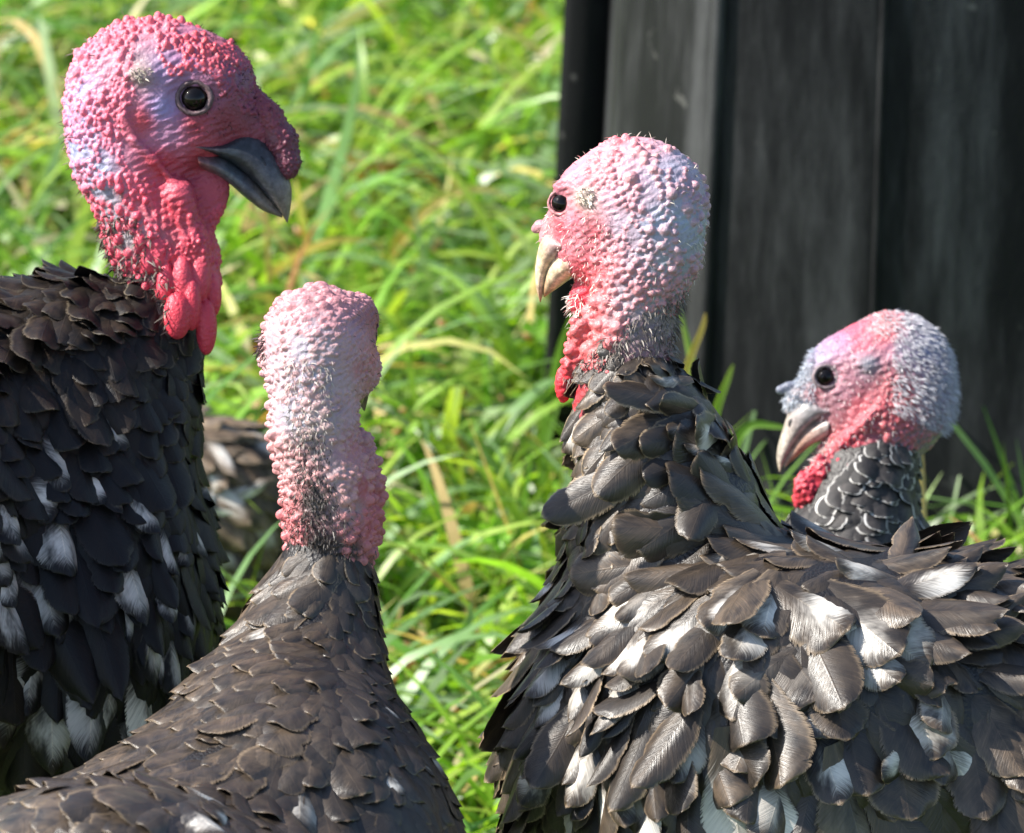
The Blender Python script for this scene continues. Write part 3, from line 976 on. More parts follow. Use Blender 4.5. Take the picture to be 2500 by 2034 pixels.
bristles(bA, head[0], head[2], 500, 11, 1.0, (40, 32, 34), 5, (head[0][:, 0] > 480) & (head[0][:, 1] < 330))
bristles(bA, sn[0], sn[2], 260, 10, 1.0, (45, 30, 36), 6, name='snood_bristles')
bristles(bA, head[0], head[2], 900, 26, 2.2, (92, 84, 76), 7, (head[0][:, 0] < 360 + (head[0][:, 1] - 560) * 0.5) & (head[0][:, 1] > 530) & (head[0][:, 0] < 420), name='down')
R_, L_, B_ = 'round', 'long', 'blunt'
gA = [(150, 650, -.5, .5, 0, 95, 62, .02, .7, .35, .35, R_), (50, 760, -.6, .6, 0, 100, 70, .03, .8, .3, .35, R_), (270, 680, -.4, .7, 0, 80, 55, .02, .6, .4, .3, R_), (330, 640, -.2, .9, 0, 60, 40, 0, .4, .8, .25, R_),
      (420, 820, .1, 1, 0, 70, 56, 0, .15, .55, .15, R_), (440, 980, .1, 1, 0, 78, 60, .06, .15, .4, .15, R_), (300, 860, .1, 1, 0, 110, 75, .03, .3, .15, .2, R_), (120, 900, .2, 1, 0, 130, 85, .03, .5, .2, .25, R_), (300, 1050, .25, .95, 0, 150, 90, .05, .15, .1, .2, B_),
      (100, 1180, .35, .9, 0, 150, 90, .3, .1, .05, .25, R_), (260, 1230, .3, .95, 0, 140, 80, .3, .05, .05, .25, R_), (460, 1200, .4, .9, 0, 150, 80, .12, .05, .05, .15, B_), (520, 1380, .3, .95, 0, 150, 70, .12, .05, .05, .15, L_),
      (60, 1400, .15, 1, 0, 170, 85, .3, .15, .1, .3, R_), (220, 1420, .1, 1, 0, 180, 75, .45, .1, .05, .3, L_), (380, 1400, .1, 1, 0, 190, 70, .45, .05, .05, .25, L_), (440, 1560, .1, 1, 0, 190, 70, .25, .05, .05, .2, L_), (60, 1650, -.4, .9, 0, 240, 120, .7, .4, .1, .25, B_), (250, 1640, .05, 1, 0, 200, 85, .25, .05, .05, .25, L_), (300, 1900, 0, 1, 0, 220, 110, .3, .1, .05, .2, L_)]
kA = [(115, 1225, .55, .8, 150, 100, 1, .1, .05, .35, R_), (240, 1195, .5, .85, 130, 60, 1, .05, .05, .3, R_), (285, 1220, .4, .9, 120, 55, .9, .1, .1, .3, L_), (360, 1255, .35, .95, 150, 75, .8, .05, .1, .3, R_),
      (38, 1415, .3, .95, 140, 80, .9, .1, .05, .35, R_), (175, 1430, .2, 1, 150, 70, .9, .1, .05, .35, R_), (175, 1510, -.3, .95, 140, 70, 1, .1, 0, .3, L_), (265, 1545, .1, 1, 150, 72, 1, .05, 0, .3, L_), (320, 1510, .15, 1, 130, 40, .9, 0, 0, .3, L_),
      (415, 1350, 0, 1, 150, 55, .9, .1, 0, .3, R_), (410, 1460, -.2, 1, 150, 60, 1, .1, 0, .3, R_), (370, 1560, -.45, .9, 170, 50, 1, .05, 0, .3, L_), (400, 1610, 0, 1, 140, 40, .8, .05, 0, .2, L_), (40, 1680, -.6, .8, 300, 150, .9, .6, .1, .3, B_), (385, 1105, .1, 1, 120, 62, .5, .2, .5, .2, R_), (480, 1320, .35, .95, 120, 60, .8, .05, .05, .2, R_)]
plumage(bA, *bodm[:3], gA, FM_K, FS_K, 21, kA, 600, 280, size=1.15, ruffle=1.4, keep=lambda V, N: ~((V[:, 1] < 800) & (V[:, 0] > 325 + (V[:, 1] - 600) * 0.5)))
tail(bA, (-430, 1480, -150), (-0.9, 0.5, -0.15), FM_K)
legs(bA, [(-0.06, 0.05, 0.9, -0.3), (0.03, 0.10, 0.9, -0.3)], 0.36)

# ------------------------------------------------------------------ bird B: back turned
bB = Bird('brown-black turkey standing with its back turned, bare pale pink nape', 3.93, (560, 2150, -500))
f = Field((590, 660, -190), (1010, 1420, 480), 3.5)
f.ell((778, 838, 60), (138, 140, 165), 30)
f.ell((860, 900, 120), (64, 72, 90), 40)
f.ell((875, 780, 110), (48, 62, 80), 30)
f.ell((700, 880, 130), (62, 80, 90), 40)
f.cone([(800, 880, 170, 85), (850, 905, 300, 52), (868, 915, 350, 30)], 45)
f.cone([(770, 940, 10, 108), (764, 1050, 0, 94), (800, 1190, 0, 100), (810, 1300, 4, 101), (808, 1360, 10, 84), (805, 1420, 20, 60)], 50)
f.ell((909, 822, 92), (16, 34, 34), 14, None, False, True)
f.cone([(880, 1080, 40, 30), (905, 1180, 20, 26), (912, 1290, 10, 20)], 20)
f.wrinkle(1.5, 5)
add_caruncles(f, radmap([(700, 740, 13), (780, 720, 14), (850, 730, 11), (660, 800, 11), (760, 800, 10), (690, 880, 9), (780, 870, 10), (760, 950, 12), (680, 960, 12), (850, 860, 6), (900, 800, 0), (880, 920, 7), (830, 980, 8), (680, 1060, 15), (780, 1050, 14), (850, 1060, 10),
                         (740, 1140, 10), (820, 1150, 14), (690, 1200, 15), (880, 1180, 14), (770, 1230, 0), (850, 1220, 15), (700, 1290, 15), (780, 1300, 0), (870, 1300, 14), (900, 1300, 15)], [(905, 822, 40)]), 8, sq=0.62, elong=(1.35, 0.85), jut=0.0, drop=-0.2)
head = f.mesh()
skinB = [(700, 730, (215, 160, 165)), (770, 710, (170, 125, 125)), (850, 730, (205, 130, 140)), (650, 820, (222, 160, 170)), (760, 830, (190, 180, 195)), (860, 820, (195, 150, 165)), (905, 780, (150, 90, 100)), (900, 900, (205, 130, 135)), (690, 920, (205, 190, 205)), (760, 930, (178, 180, 205)), (840, 950, (198, 160, 170)),
         (735, 1020, (150, 158, 178)), (800, 1050, (190, 165, 170)), (670, 1080, (222, 165, 170)), (855, 1090, (205, 130, 135)), (740, 1130, (110, 108, 108)), (820, 1160, (190, 160, 162)), (900, 1200, (205, 90, 95)), (700, 1230, (215, 120, 122)), (770, 1230, (70, 66, 64)), (850, 1240, (180, 145, 145)), (905, 1300, (205, 95, 98)), (700, 1310, (220, 110, 115)), (780, 1330, (45, 42, 40)), (850, 1340, (60, 56, 58))]
carB = [(770, 740, (222, 140, 148)), (700, 950, (226, 170, 172)), (780, 900, (205, 160, 160)), (780, 1040, (205, 165, 158)), (680, 1150, (230, 150, 150)), (850, 1200, (222, 160, 152)), (700, 1280, (226, 110, 115)), (905, 1250, (222, 110, 112))]
hc = skin_cols(head, skinB, carB, 2)
hc = hc * 0.80 + 0.20 * hc.mean(1)[:, None] * np.array([1.05, 1.0, 1.03])
hc = hc * 0.74
fb = Field((-420, 1230, -1700), (1280, 3020, 420), 18)
fb.cone([(800, 1270, 0, 104), (788, 1440, 0, 130), (755, 1600, -25, 190), (720, 1760, -90, 270)], 60)
fb.ell((700, 2080, -330), (430, 450, 430), 220)
fb.ell((430, 2330, -700), (560, 400, 760), 200, (0, -26, 22))
fb.ell((960, 2180, -330), (200, 400, 420), 100, (-12, 0, 0))
fb.ell((360, 2150, -420), (470, 330, 420), 160, (-22, 0, 0))
fb.d += 20
bodm = fb.mesh()
body_part(bB, head, bodm, hc)
V, F = loft([[(903 + 17 * math.sin(p) * math.cos(t), 822 + 22 * math.sin(p) * math.sin(t), 90 + 24 * math.cos(p)) for t in np.linspace(0, 6.283, 18, endpoint=False)] for p in np.linspace(0.05, 3.09, 10)])
bB.part('eye', V, F, M_EYE)
V, F = loft([[(690 + 17 * math.sin(p) * math.cos(t), 822 + 22 * math.sin(p) * math.sin(t), 215 + 24 * math.cos(p)) for t in np.linspace(0, 6.283, 18, endpoint=False)] for p in np.linspace(0.05, 3.09, 10)])
bB.part('eye', V, F, M_EYE)
beak(bB, 'upper_beak', [(852, 880, 310), (868, 900, 380), (876, 940, 430), (880, 1000, 450)], [(848, 935, 320), (862, 950, 370), (872, 975, 415), (880, 1003, 450)], [40, 32, 20, 2], [(110, 100, 90)] * 4, False, side=(0.9, 0, -0.42))
beak(bB, 'lower_beak', [(846, 938, 320), (860, 954, 365), (872, 982, 415)], [(846, 970, 310), (858, 980, 355), (870, 990, 408)], [34, 24, 4], [(120, 105, 90)] * 3, False, side=(0.9, 0, -0.42))
hv, hn = head[0], head[2]
bristles(bB, hv, hn, 1500, 16, 1.3, (70, 64, 60), 9, (np.random.default_rng(1).random(len(hv)) < np.exp(-((hv[:, 0] - 765 - (hv[:, 1] - 1150) * 0.08) / (22 + np.clip(hv[:, 1] - 1050, 0, 300) * 0.14)) ** 2) * np.clip((hv[:, 1] - 1000) / 160, 0, 1)) & (hn[:, 2] < 0), (0, .9, 0), name='nape_down')
bristles(bB, hv, hn, 500, 15, 1.1, (170, 160, 150), 10, (np.abs(hv[:, 0] - 755) < 60) & (hv[:, 1] > 880) & (hv[:, 1] < 1110) & (hn[:, 2] < 0), (0, .9, 0), name='nape_down')
bristles(bB, hv, hn, 260, 13, 1.0, (110, 95, 90), 11, (np.abs(hn[:, 2]) < 0.4) & (hv[:, 1] < 1000))
bristles(bB, hv, hn, 120, 26, 2.2, (70, 55, 55), 12, (hv[:, 0] < 650) & (hv[:, 1] > 800) & (hv[:, 1] < 870), name='ear_tuft')
gB = [(680, 1350, -.85, .35, 0, 110, 50, .02, .8, .6, .22, R_), (760, 1400, -.75, .5, 0, 110, 50, .02, .9, .6, .2, R_), (690, 1500, -.85, .45, 0, 125, 55, .02, .9, .5, .18, R_), (780, 1560, -.8, .5, 0, 130, 60, .02, .8, .5, .15, R_), (880, 1400, .3, .95, 0, 70, 52, .02, .2, .5, .18, R_), (900, 1550, .35, .93, 0, 75, 60, .0, .2, .6, .15, R_), (930, 1700, .4, .9, 0, 90, 65, .02, .2, .5, .12, R_),
      (600, 1680, -.75, .6, -.2, 130, 80, .03, .8, .35, .13, R_), (450, 1760, -.7, .65, -.2, 130, 92, .03, .8, .35, .13, R_), (700, 1750, -.55, .8, -.2, 130, 92, .02, .8, .35, .13, R_), (850, 1780, -.1, 1, -.2, 120, 90, .02, .6, .35, .13, R_), (1000, 1820, .3, .95, -.1, 115, 85, .04, .4, .4, .13, R_), (1080, 1900, .35, .95, 0, 120, 85, .12, .2, .3, .18, R_), (1120, 2000, .3, .95, 0, 150, 80, .06, .1, .2, .2, B_),
      (250, 1850, -.75, .6, -.2, 150, 105, .05, .8, .35, .14, R_), (100, 1920, -.8, .5, -.2, 190, 110, .05, .7, .3, .16, B_), (450, 1900, -.6, .75, -.2, 140, 105, .03, .8, .3, .14, R_), (650, 1900, -.35, .9, -.2, 140, 105, .05, .6, .3, .15, R_), (800, 1950, -.1, 1, -.2, 150, 110, .05, .4, .3, .16, B_), (300, 2000, -.6, .75, -.2, 170, 120, .1, .7, .3, .18, R_), (600, 2020, -.2, .95, -.2, 160, 120, .08, .5, .3, .2, R_), (900, 2000, .15, 1, -.1, 160, 100, .05, .1, .2, .2, B_), (500, 2500, -.5, .7, -.5, 220, 140, .1, .5, .2, .15, B_)]
kB = [(365, 1755, -.75, .45, 95, 62, 1, .8, .5, .16, R_), (675, 1722, -.7, .5, 80, 50, .9, .6, .4, .16, R_), (545, 1955, -.2, .95, 165, 125, 1, .3, .4, .3, B_), (185, 2025, -.5, .8, 150, 110, 1, .5, .2, .25, B_), (918, 1890, .3, .95, 105, 55, .95, .1, .1, .2, R_), (1040, 1856, .3, .9, 80, 50, .8, .3, .2, .2, R_), (975, 1890, .3, .95, 85, 45, .8, .1, .1, .2, R_)]
plumage(bB, *bodm[:3], gB, FM_A, FS_A, 22, kB, 1330, 290, size=1.22, liftk=0.75)
tail(bB, (160, 2720, -1250), (-0.38, 0.75, -0.6), FM_A)
legs(bB, [(-0.05, 0.06, 0.3, 0.95), (0.05, 0.08, 0.3, 0.95)], 0.30)

# ------------------------------------------------------------------ bird C: ruffled, white-flecked
bC = Bird('turkey with ruffled white-flecked wing feathers and knobbly pale pink head', 4.0, (1900, 1750, 40), yaw=25, x0=1560)
f = Field((1230, 300, -170), (1770, 1040, 170), 3.5)
f.ell((1548, 498, 0), (184, 164, 118), 30)
f.ell((1428, 515, 0), (98, 108, 80), 50)
f.cone([(1410, 545, 0, 76), (1352, 572, 0, 44), (1330, 585, 0, 28)], 40, 0.75)
f.ell((1442, 618, 0), (90, 72, 72), 45)
f.ell((1610, 600, 0), (108, 125, 95), 50)
f.cone([(1560, 690, 0, 108), (1530, 840, 0, 98), (1530, 960, 0, 118), (1530, 1030, 0, 140)], 50, 0.95)
f.ell((1412, 722, 0), (38, 52, 16), 18, (30, 0, 0))
f.ell((1380, 495, -92), (44, 46, 18), 26, None, True, True)
f.ell((1412, 446, -66), (50, 16, 12), 30, (-14, 0, 0), True)
w = f.surf(1466, 482)
f.ell((1466, 482, w), (22, 28, 10), 12)
f.cone([(1440, 800, -78, 20), (1405, 870, -40, 17)], 14)
f.cone([(1420, 850, -60, 22), (1398, 900, -45, 19), (1380, 940, -35, 17)], 10)
f.ell((1372, 938, -34), (20, 46, 22), 10)
f.cm[f.box((1335, 880, -60), (1400, 990, 20))] = 1
f.wrinkle(1.5, 5)
add_caruncles(f, radmap([(1500, 345, 14), (1580, 350, 15), (1640, 420, 14), (1560, 420, 12), (1520, 400, 11), (1470, 380, 8), (1420, 400, 0), (1400, 450, 0), (1480, 440, 7), (1560, 480, 11), (1620, 500, 11), (1690, 480, 11), (1700, 570, 12), (1620, 570, 11), (1550, 560, 7), (1480, 540, 0), (1440, 600, 0), (1400, 520, 0), (1350, 550, 0), (1520, 620, 8), (1600, 640, 9), (1680, 640, 10),
                         (1490, 680, 12), (1440, 680, 0), (1560, 700, 14), (1620, 720, 9), (1500, 760, 19), (1450, 770, 17), (1540, 780, 16), (1600, 790, 0), (1460, 830, 19), (1520, 830, 16), (1430, 880, 17), (1480, 890, 12), (1560, 860, 0), (1400, 720, 0), (1400, 930, 0), (1420, 970, 0)], [(1380, 495, 52), (1466, 482, 34)]), 12, elong=(1.15, 0.95), jut=0.15, drop=-0.1, dropy=665)
head = f.mesh()
skinC = [(1510, 340, (222, 130, 140)), (1430, 390, (228, 140, 155)), (1360, 460, (200, 120, 135)), (1440, 430, (226, 140, 158)), (1530, 400, (215, 150, 160)), (1600, 370, (200, 150, 162)), (1660, 430, (170, 168, 188)), (1600, 450, (185, 165, 182)), (1540, 480, (205, 160, 178)), (1700, 540, (165, 170, 188)), (1640, 560, (160, 168, 190)), (1560, 560, (185, 165, 182)), (1466, 482, (215, 205, 190)),
         (1430, 540, (222, 130, 145)), (1380, 560, (205, 85, 100)), (1340, 560, (190, 140, 145)), (1420, 600, (215, 130, 140)), (1490, 580, (205, 100, 110)), (1520, 640, (200, 90, 98)), (1440, 660, (215, 90, 100)), (1600, 640, (160, 165, 180)), (1690, 640, (160, 165, 175)), (1410, 720, (222, 60, 80)), (1490, 700, (205, 95, 100)), (1560, 720, (160, 150, 162)), (1640, 720, (140, 145, 150)), (1470, 800, (215, 100, 100)), (1560, 800, (120, 115, 120)), (1430, 880, (222, 90, 95)), (1500, 880, (90, 82, 80)), (1385, 940, (225, 55, 70)), (1530, 960, (50, 42, 38))]
carC = [(1520, 350, (226, 132, 140)), (1600, 400, (215, 155, 160)), (1680, 520, (190, 160, 172)), (1560, 540, (205, 140, 150)), (1640, 600, (195, 160, 168)), (1480, 740, (232, 125, 128)), (1560, 740, (205, 145, 150)), (1460, 840, (232, 120, 120)), (1420, 890, (230, 100, 105)), (1385, 940, (228, 52, 66))]
hc = skin_cols(head, skinC, carC, 3) * 0.80
fb = Field((1100, 820, -700), (3300, 2560, 640), 18)
fb.cone([(1525, 880, 0, 105), (1562, 1000, 0, 150), (1594, 1110, 0, 192), (1635, 1240, 10, 245)], 60)
fb.ell((1540, 1700, 90), (265, 560, 330), 130, (8, 0, 0))
fb.ell((2080, 1800, 0), (760, 490, 430), 160, (4, 0, 0))
fb.ell((1920, 1800, -230), (470, 460, 270), 110, (8, 0, 0))
fb.ell((2700, 1850, 30), (520, 300, 330), 160, (14, 0, 0))
fb.d += 20
bodm = fb.mesh()
body_part(bC, head, bodm, hc)
eye(bC, f, 1380, 495, 27, (190, 130, 135), 1.22, lid_t=0.18)
fs = Field((1270, 500, -50), (1350, 610, 50), 3.0)
fs.cone([(1322, 550, 0, 16), (1294, 550, 0, 15), (1282, 556, 0, 11)], 8)
sn = fs.mesh()
bC.part('snood', sn[0], sn[1], M_SKIN, cols=skin_cols(sn, [(1300, 550, (170, 125, 132))], [(1300, 550, (170, 125, 132))], 3), head=True)
tn, tl, td = (205, 180, 150), (222, 200, 170), (165, 120, 80)
cv = lambda L: [(1560 + (x - 1560) / 0.906, y) for x, y in L]
beak(bC, 'upper_beak', cv([(1398, 590), (1352, 556), (1326, 585), (1312, 640), (1310, 692), (1318, 733)]), cv([(1400, 608), (1378, 628), (1354, 652), (1337, 684), (1326, 712), (1320, 736)]), [66, 58, 44, 30, 16, 2], [(190, 140, 140), (175, 150, 145), tn, tl, tn, td])
beak(bC, 'lower_beak', cv([(1402, 598), (1372, 608), (1346, 634), (1324, 694)]), cv([(1420, 668), (1390, 678), (1356, 704), (1330, 724)]), [60, 46, 30, 5], [(205, 150, 140), tl, tn, td])
hv, hn = head[0], head[2]
bristles(bC, hv, hn, 900, 11, 0.9, (225, 205, 195), 31, (hv[:, 0] < 1540) & (hv[:, 1] > 520) & (hv[:, 1] < 760), (0, .6, 0))
bristles(bC, hv, hn, 260, 16, 1.1, (205, 195, 180), 32, (np.abs(hn[:, 2]) < 0.5) & (hv[:, 1] < 760))
bristles(bC, hv, hn, 160, 22, 1.3, (225, 215, 205), 33, (hv[:, 0] < 1420) & (hv[:, 1] > 715) & (hv[:, 1] < 800), (0, .8, 0), name='beard_tuft')
bristles(bC, hv, hn, 1300, 22, 1.8, (120, 112, 105), 34, (hv[:, 1] > 735 + (1650 - hv[:, 0]) * 0.7) & (hv[:, 1] < 930), (0, 1.0, 0), name='neck_down')
bristles(bC, hv, hn, 160, 16, 1.6, (222, 215, 200), 35, (hv[:, 0] - 1466) ** 2 + (hv[:, 1] - 482) ** 2 < 500, (.6, .3, 0), name='ear_tuft')
gC = [(1450, 900, -.5, .85, 0, 75, 42, .02, 1, .7, .25, R_), (1600, 900, -.5, .85, 0, 75, 46, 0, .4, .3, .25, R_), (1500, 980, -.8, .55, 0, 130, 60, .1, 1, .7, .28, L_), (1640, 980, -.85, .45, 0, 150, 66, .08, .6, .7, .28, R_), (1420, 1050, -.4, .9, 0, 90, 52, .25, 1, .8, .25, R_), (1550, 1100, -.85, .5, 0, 165, 80, .08, .5, .75, .28, R_), (1700, 1120, -.85, .35, 0, 160, 78, .2, .3, .4, .25, R_), (1440, 1200, -.4, .9, 0, 75, 62, .08, 1, .9, .18, R_), (1600, 1220, -.9, .35, 0, 175, 80, .04, .4, .6, .22, R_), (1780, 1200, -.9, .2, 0, 190, 80, .05, .1, .2, .12, B_),
      (1430, 1340, -.2, 1, 0, 70, 66, .02, 1, .9, .1, R_), (1580, 1340, -.95, .25, 0, 230, 90, .05, .8, .5, .10, B_), (1750, 1320, -.95, .2, 0, 260, 85, .05, .7, .4, .08, B_), (1950, 1320, -.95, .15, 0, 240, 85, .2, .9, .4, .12, R_), (2120, 1320, -.9, .1, 0, 190, 75, .2, .9, .4, .16, R_),
      (1340, 1150, -.35, .95, .2, 110, 46, .15, .9, .7, .22, L_), (1340, 1350, -.45, .9, .2, 130, 50, .12, .9, .8, .28, L_), (1280, 1520, -.6, .8, .1, 150, 70, .1, .8, .7, .35, L_), (1260, 1720, -.65, .75, 0, 150, 85, .12, .7, .6, .42, R_), (1250, 1950, -.6, .8, 0, 160, 90, .12, .7, .6, .4, R_), (1380, 1800, -.3, .95, 0, 120, 70, .35, .6, .4, .4, R_),
      (1450, 1480, -.45, .9, 0, 130, 55, .15, .7, .6, .35, L_), (1560, 1500, -.5, .85, 0, 165, 72, .3, .7, .4, .3, R_), (1700, 1500, -.5, .85, 0, 185, 90, .5, .6, .4, .28, R_), (1860, 1480, -.25, .95, 0, 180, 110, .6, .6, .4, .25, R_), (2020, 1490, .5, .8, 0, 190, 130, .5, .5, .4, .28, R_), (2150, 1430, .75, .1, 0, 150, 70, .3, .7, .3, .3, L_),
      (1520, 1650, -.5, .85, 0, 180, 62, .08, .4, .6, .4, L_), (1650, 1650, -.5, .85, 0, 180, 75, .1, .5, .5, .38, R_), (1780, 1620, .1, 1, 0, 170, 115, .15, .6, .3, .3, B_), (1930, 1640, .4, .9, 0, 165, 125, .1, .6, .3, .3, B_), (2080, 1640, .5, .85, 0, 160, 100, .2, .5, .3, .3, R_), 
      (2250, 1360, .85, -.35, 0, 170, 60, .05, .8, .4, .35, L_), (2400, 1400, .85, -.4, 0, 190, 66, .03, .7, .4, .38, L_), (2350, 1530, .8, -.3, 0, 160, 70, .06, .7, .3, .4, L_), (2480, 1600, .5, .6, 0, 150, 80, .15, .8, .3, .4, R_), (2280, 1640, .3, .9, 0, 140, 85, .2, .8, .3, .4, R_), (2400, 1750, .3, .95, 0, 150, 85, .2, .8, .3, .4, R_),
      (1550, 1850, -.1, 1, 0, 160, 75, .2, .6, .3, .38, R_), (1700, 1800, .05, 1, 0, 160, 95, .15, .7, .3, .35, B_), (1850, 1780, .2, 1, 0, 150, 100, .2, .7, .4, .35, B_), (2000, 1790, .1, 1, 0, 150, 95, .25, .6, .4, .35, R_), (2180, 1790, .1, 1, 0, 160, 110, .3, .6, .4, .32, R_),
      (1550, 2000, 0, 1, 0, 170, 85, .3, .6, .3, .35, R_), (1780, 1980, .2, 1, 0, 330, 120, .8, .4, .1, .18, B_), (2000, 1950, .35, .95, 0, 330, 130, .3, .5, .1, .18, B_), (2200, 1930, .5, .85, 0, 330, 120, .25, .4, .1, .2, B_), (2380, 1920, .65, .75, 0, 330, 110, .7, .4, .1, .2, B_), (2700, 1750, .9, .3, 0, 300, 120, .3, .5, .2, .2, B_), (2000, 2300, .3, .9, 0, 250, 130, .3, .4, .1, .15, B_)]
kC = [(1990, 1490, .75, .65, 215, 175, 1, .8, .4, .26, B_), (1860, 1490, -.15, 1, 200, 130, 1, .9, .4, .26, R_), (1760, 1480, -.5, .85, 210, 100, 1, .8, .4, .28, R_), (1640, 1550, -.6, .8, 210, 88, 1, .6, .4, .3, R_), (1520, 1600, -.4, .9, 150, 70, 1, .8, .5, .35, R_), (1560, 1480, -.45, .9, 170, 62, .2, .5, .5, .32, R_), (1500, 1540, -.4, .9, 150, 50, .1, .5, .6, .35, R_),
      (2070, 1530, .9, .3, 150, 100, .9, .3, .2, .25, R_), (2170, 1600, .75, .55, 170, 60, .8, .2, .1, .3, L_), (1830, 1640, -.75, .6, 190, 115, .15, .5, .4, .3, R_), (1950, 1640, .55, .85, 175, 165, .12, .7, .3, .28, B_), (2040, 1690, -.6, .6, 110, 62, .2, 1, .5, .4, R_), (2230, 1770, .05, 1, 175, 145, .7, 1, .5, .3, R_), (2160, 1850, -.8, .45, 140, 70, .8, .2, .5, .4, R_), (1985, 1740, -.65, .75, 130, 75, .8, .2, .4, .4, R_), (1895, 1740, -.4, .9, 130, 95, .2, .3, .4, .36, B_), (1900, 1840, .05, 1, 120, 80, 1, .9, .8, .4, R_), (1810, 1800, -.3, .95, 170, 120, .2, .9, .5, .35, B_),
      (1555, 1940, .2, 1, 170, 85, .4, .7, .3, .4, B_), (1670, 1820, -.2, 1, 180, 100, .5, .8, .3, .36, R_), (1480, 1950, .05, 1, 150, 50, 1, .5, .3, .4, L_), (1350, 1720, -.1, 1, 150, 80, 1, .5, .2, .4, L_), (1340, 1830, -.3, .95, 120, 62, .9, .4, .2, .4, R_), (1410, 2000, -.1, 1, 150, 75, .7, .4, .2, .4, R_), (1255, 1650, -.7, .65, 150, 90, .4, .8, .7, .45, R_), (1245, 1790, -.75, .65, 170, 95, .1, .8, .6, .45, R_), (1250, 1930, -.6, .8, 170, 100, .1, .8, .6, .45, R_),
      (1790, 1980, .1, 1, 380, 150, 1, .6, .1, .2, B_), (1880, 2000, .25, 1, 300, 110, 1, .4, .1, .22, B_), (2070, 1980, .3, .95, 330, 170, .1, .9, .1, .22, B_), (2420, 1960, .6, .8, 380, 150, 1, .4, .1, .22, B_), (2330, 1880, .6, .8, 300, 90, .9, .3, .1, .22, L_), (1700, 1090, -.95, .25, 150, 50, 1, .1, .1, .25, R_), (1760, 1130, -.95, .25, 130, 45, .9, .1, .1, .2, R_), (1660, 1050, -.9, .3, 130, 50, .8, .3, .3, .28, R_), (1465, 1160, -.6, .75, 110, 60, .9, .7, .4, .3, R_), (1620, 930, -.9, .35, 130, 45, .6, .9, .4, .28, L_),
      (2020, 1310, -.95, .1, 200, 60, .8, .9, .4, .12, R_), (1780, 1360, -.95, .15, 210, 62, .7, 1, .5, .1, R_), (2080, 1395, -.9, .2, 180, 65, .9, .8, .4, .2, R_), (2440, 1370, .85, -.5, 150, 55, 0, .9, .4, .3, L_), (2300, 1310, .85, -.5, 150, 50, 0, .9, .4, .3, L_), (2250, 1300, .85, -.4, 160, 48, 0, .9, .4, .3, L_)]
plumage(bC, *bodm[:3], gC, FM_A, FS_A, 23, kC, 845, 298, size=1.14, dens=1.1, liftk=1.15, ruffle=1.9)
tail(bC, (3120, 1960, 30), (0.95, 0.32, 0.0), FM_A)
legs(bC, [(-0.02, -0.04, -0.95, 0.2), (0.04, 0.05, -0.95, 0.2)], 0.33)

# ------------------------------------------------------------------ bird D: small, downy blue-pink head
bD = Bird('small turkey with downy blue-grey head and finely barred grey neck feathers', 4.42, (2250, 1500, 60))
f = Field((1860, 730, -150), (2370, 1420, 150), 3.5)
f.ell((2175, 922, 0), (150, 160, 102), 30)
f.ell((2062, 918, 0), (98, 98, 78), 50)
f.cone([(2030, 955, 0, 68), (1975, 978, 0, 42), (1952, 985, 0, 28)], 40, 0.75)
f.ell((2070, 1010, 0), (82, 66, 62), 45)
f.ell((2210, 1000, 0), (108, 100, 86), 50)
f.cone([(2150, 1050, 0, 104), (2105, 1180, 0, 112), (2085, 1320, 0, 148), (2085, 1400, 0, 170)], 50, 0.95)
f.ell((2013, 920, -84), (36, 34, 18), 22, None, True, True)
w = f.surf(2111, 887)
f.ell((2111, 887, w), (26, 20, 10), 12)
w = f.surf(2130, 1000)
f.cone([(2150, 985, w, 9), (2110, 1030, w + 2, 12), (2060, 1075, w + 20, 11), (2005, 1130, w + 45, 9)], 12)
f.ell((1970, 1190, -62), (33, 42, 26), 8); f.ell((2004, 1150, -70), (24, 36, 22), 10); f.ell((1950, 1218, -46), (16, 20, 16), 8)
f.cm[f.box((1925, 1110, -110), (2010, 1240, 20))] = 1
f.wrinkle(1.5, 5)
add_caruncles(f, radmap([(2150, 780, 6), (2250, 830, 6), (2200, 900, 5.5), (2300, 940, 6), (2250, 1000, 6), (2100, 830, 0), (2050, 900, 0), (2100, 960, 0), (2050, 1000, 0), (2180, 1000, 7), (2120, 1080, 9), (2060, 1120, 10), (2150, 1070, 9), (2200, 1060, 6), (2020, 1160, 8), (2100, 1160, 0), (2200, 1150, 0)], [(2013, 920, 48)]), 17, jut=0.05)
head = f.mesh()
skinD = [(2080, 790, (215, 95, 115)), (2150, 770, (215, 120, 130)), (2160, 810, (215, 95, 100)), (2230, 790, (185, 175, 180)), (2250, 850, (150, 158, 195)), (2300, 920, (150, 155, 180)), (2200, 860, (165, 150, 185)), (2100, 850, (205, 90, 110)), (2050, 840, (170, 130, 165)), (1990, 860, (150, 140, 170)), (1960, 920, (165, 175, 185)), (1945, 980, (165, 175, 180)), (1985, 960, (180, 100, 110)), (2111, 887, (165, 175, 185)), (2070, 900, (180, 120, 135)),
         (2060, 960, (180, 130, 145)), (2020, 990, (165, 120, 130)), (2090, 990, (200, 90, 100)), (2180, 910, (190, 110, 110)), (2160, 950, (200, 110, 115)), (2210, 960, (195, 90, 95)), (2140, 1010, (205, 60, 75)), (2190, 1010, (205, 80, 90)), (2250, 960, (160, 145, 160)), (2290, 1010, (150, 155, 168)), (2240, 1050, (125, 130, 140)), (2060, 1090, (210, 60, 78)), (2010, 1150, (210, 60, 78)), (1970, 1195, (208, 62, 80)), (2100, 1110, (190, 75, 88)), (2180, 1090, (110, 115, 125)), (2010, 1080, (190, 160, 155)), (2120, 1180, (60, 62, 68)), (2200, 1150, (90, 92, 98)), (2090, 1300, (40, 42, 46))]
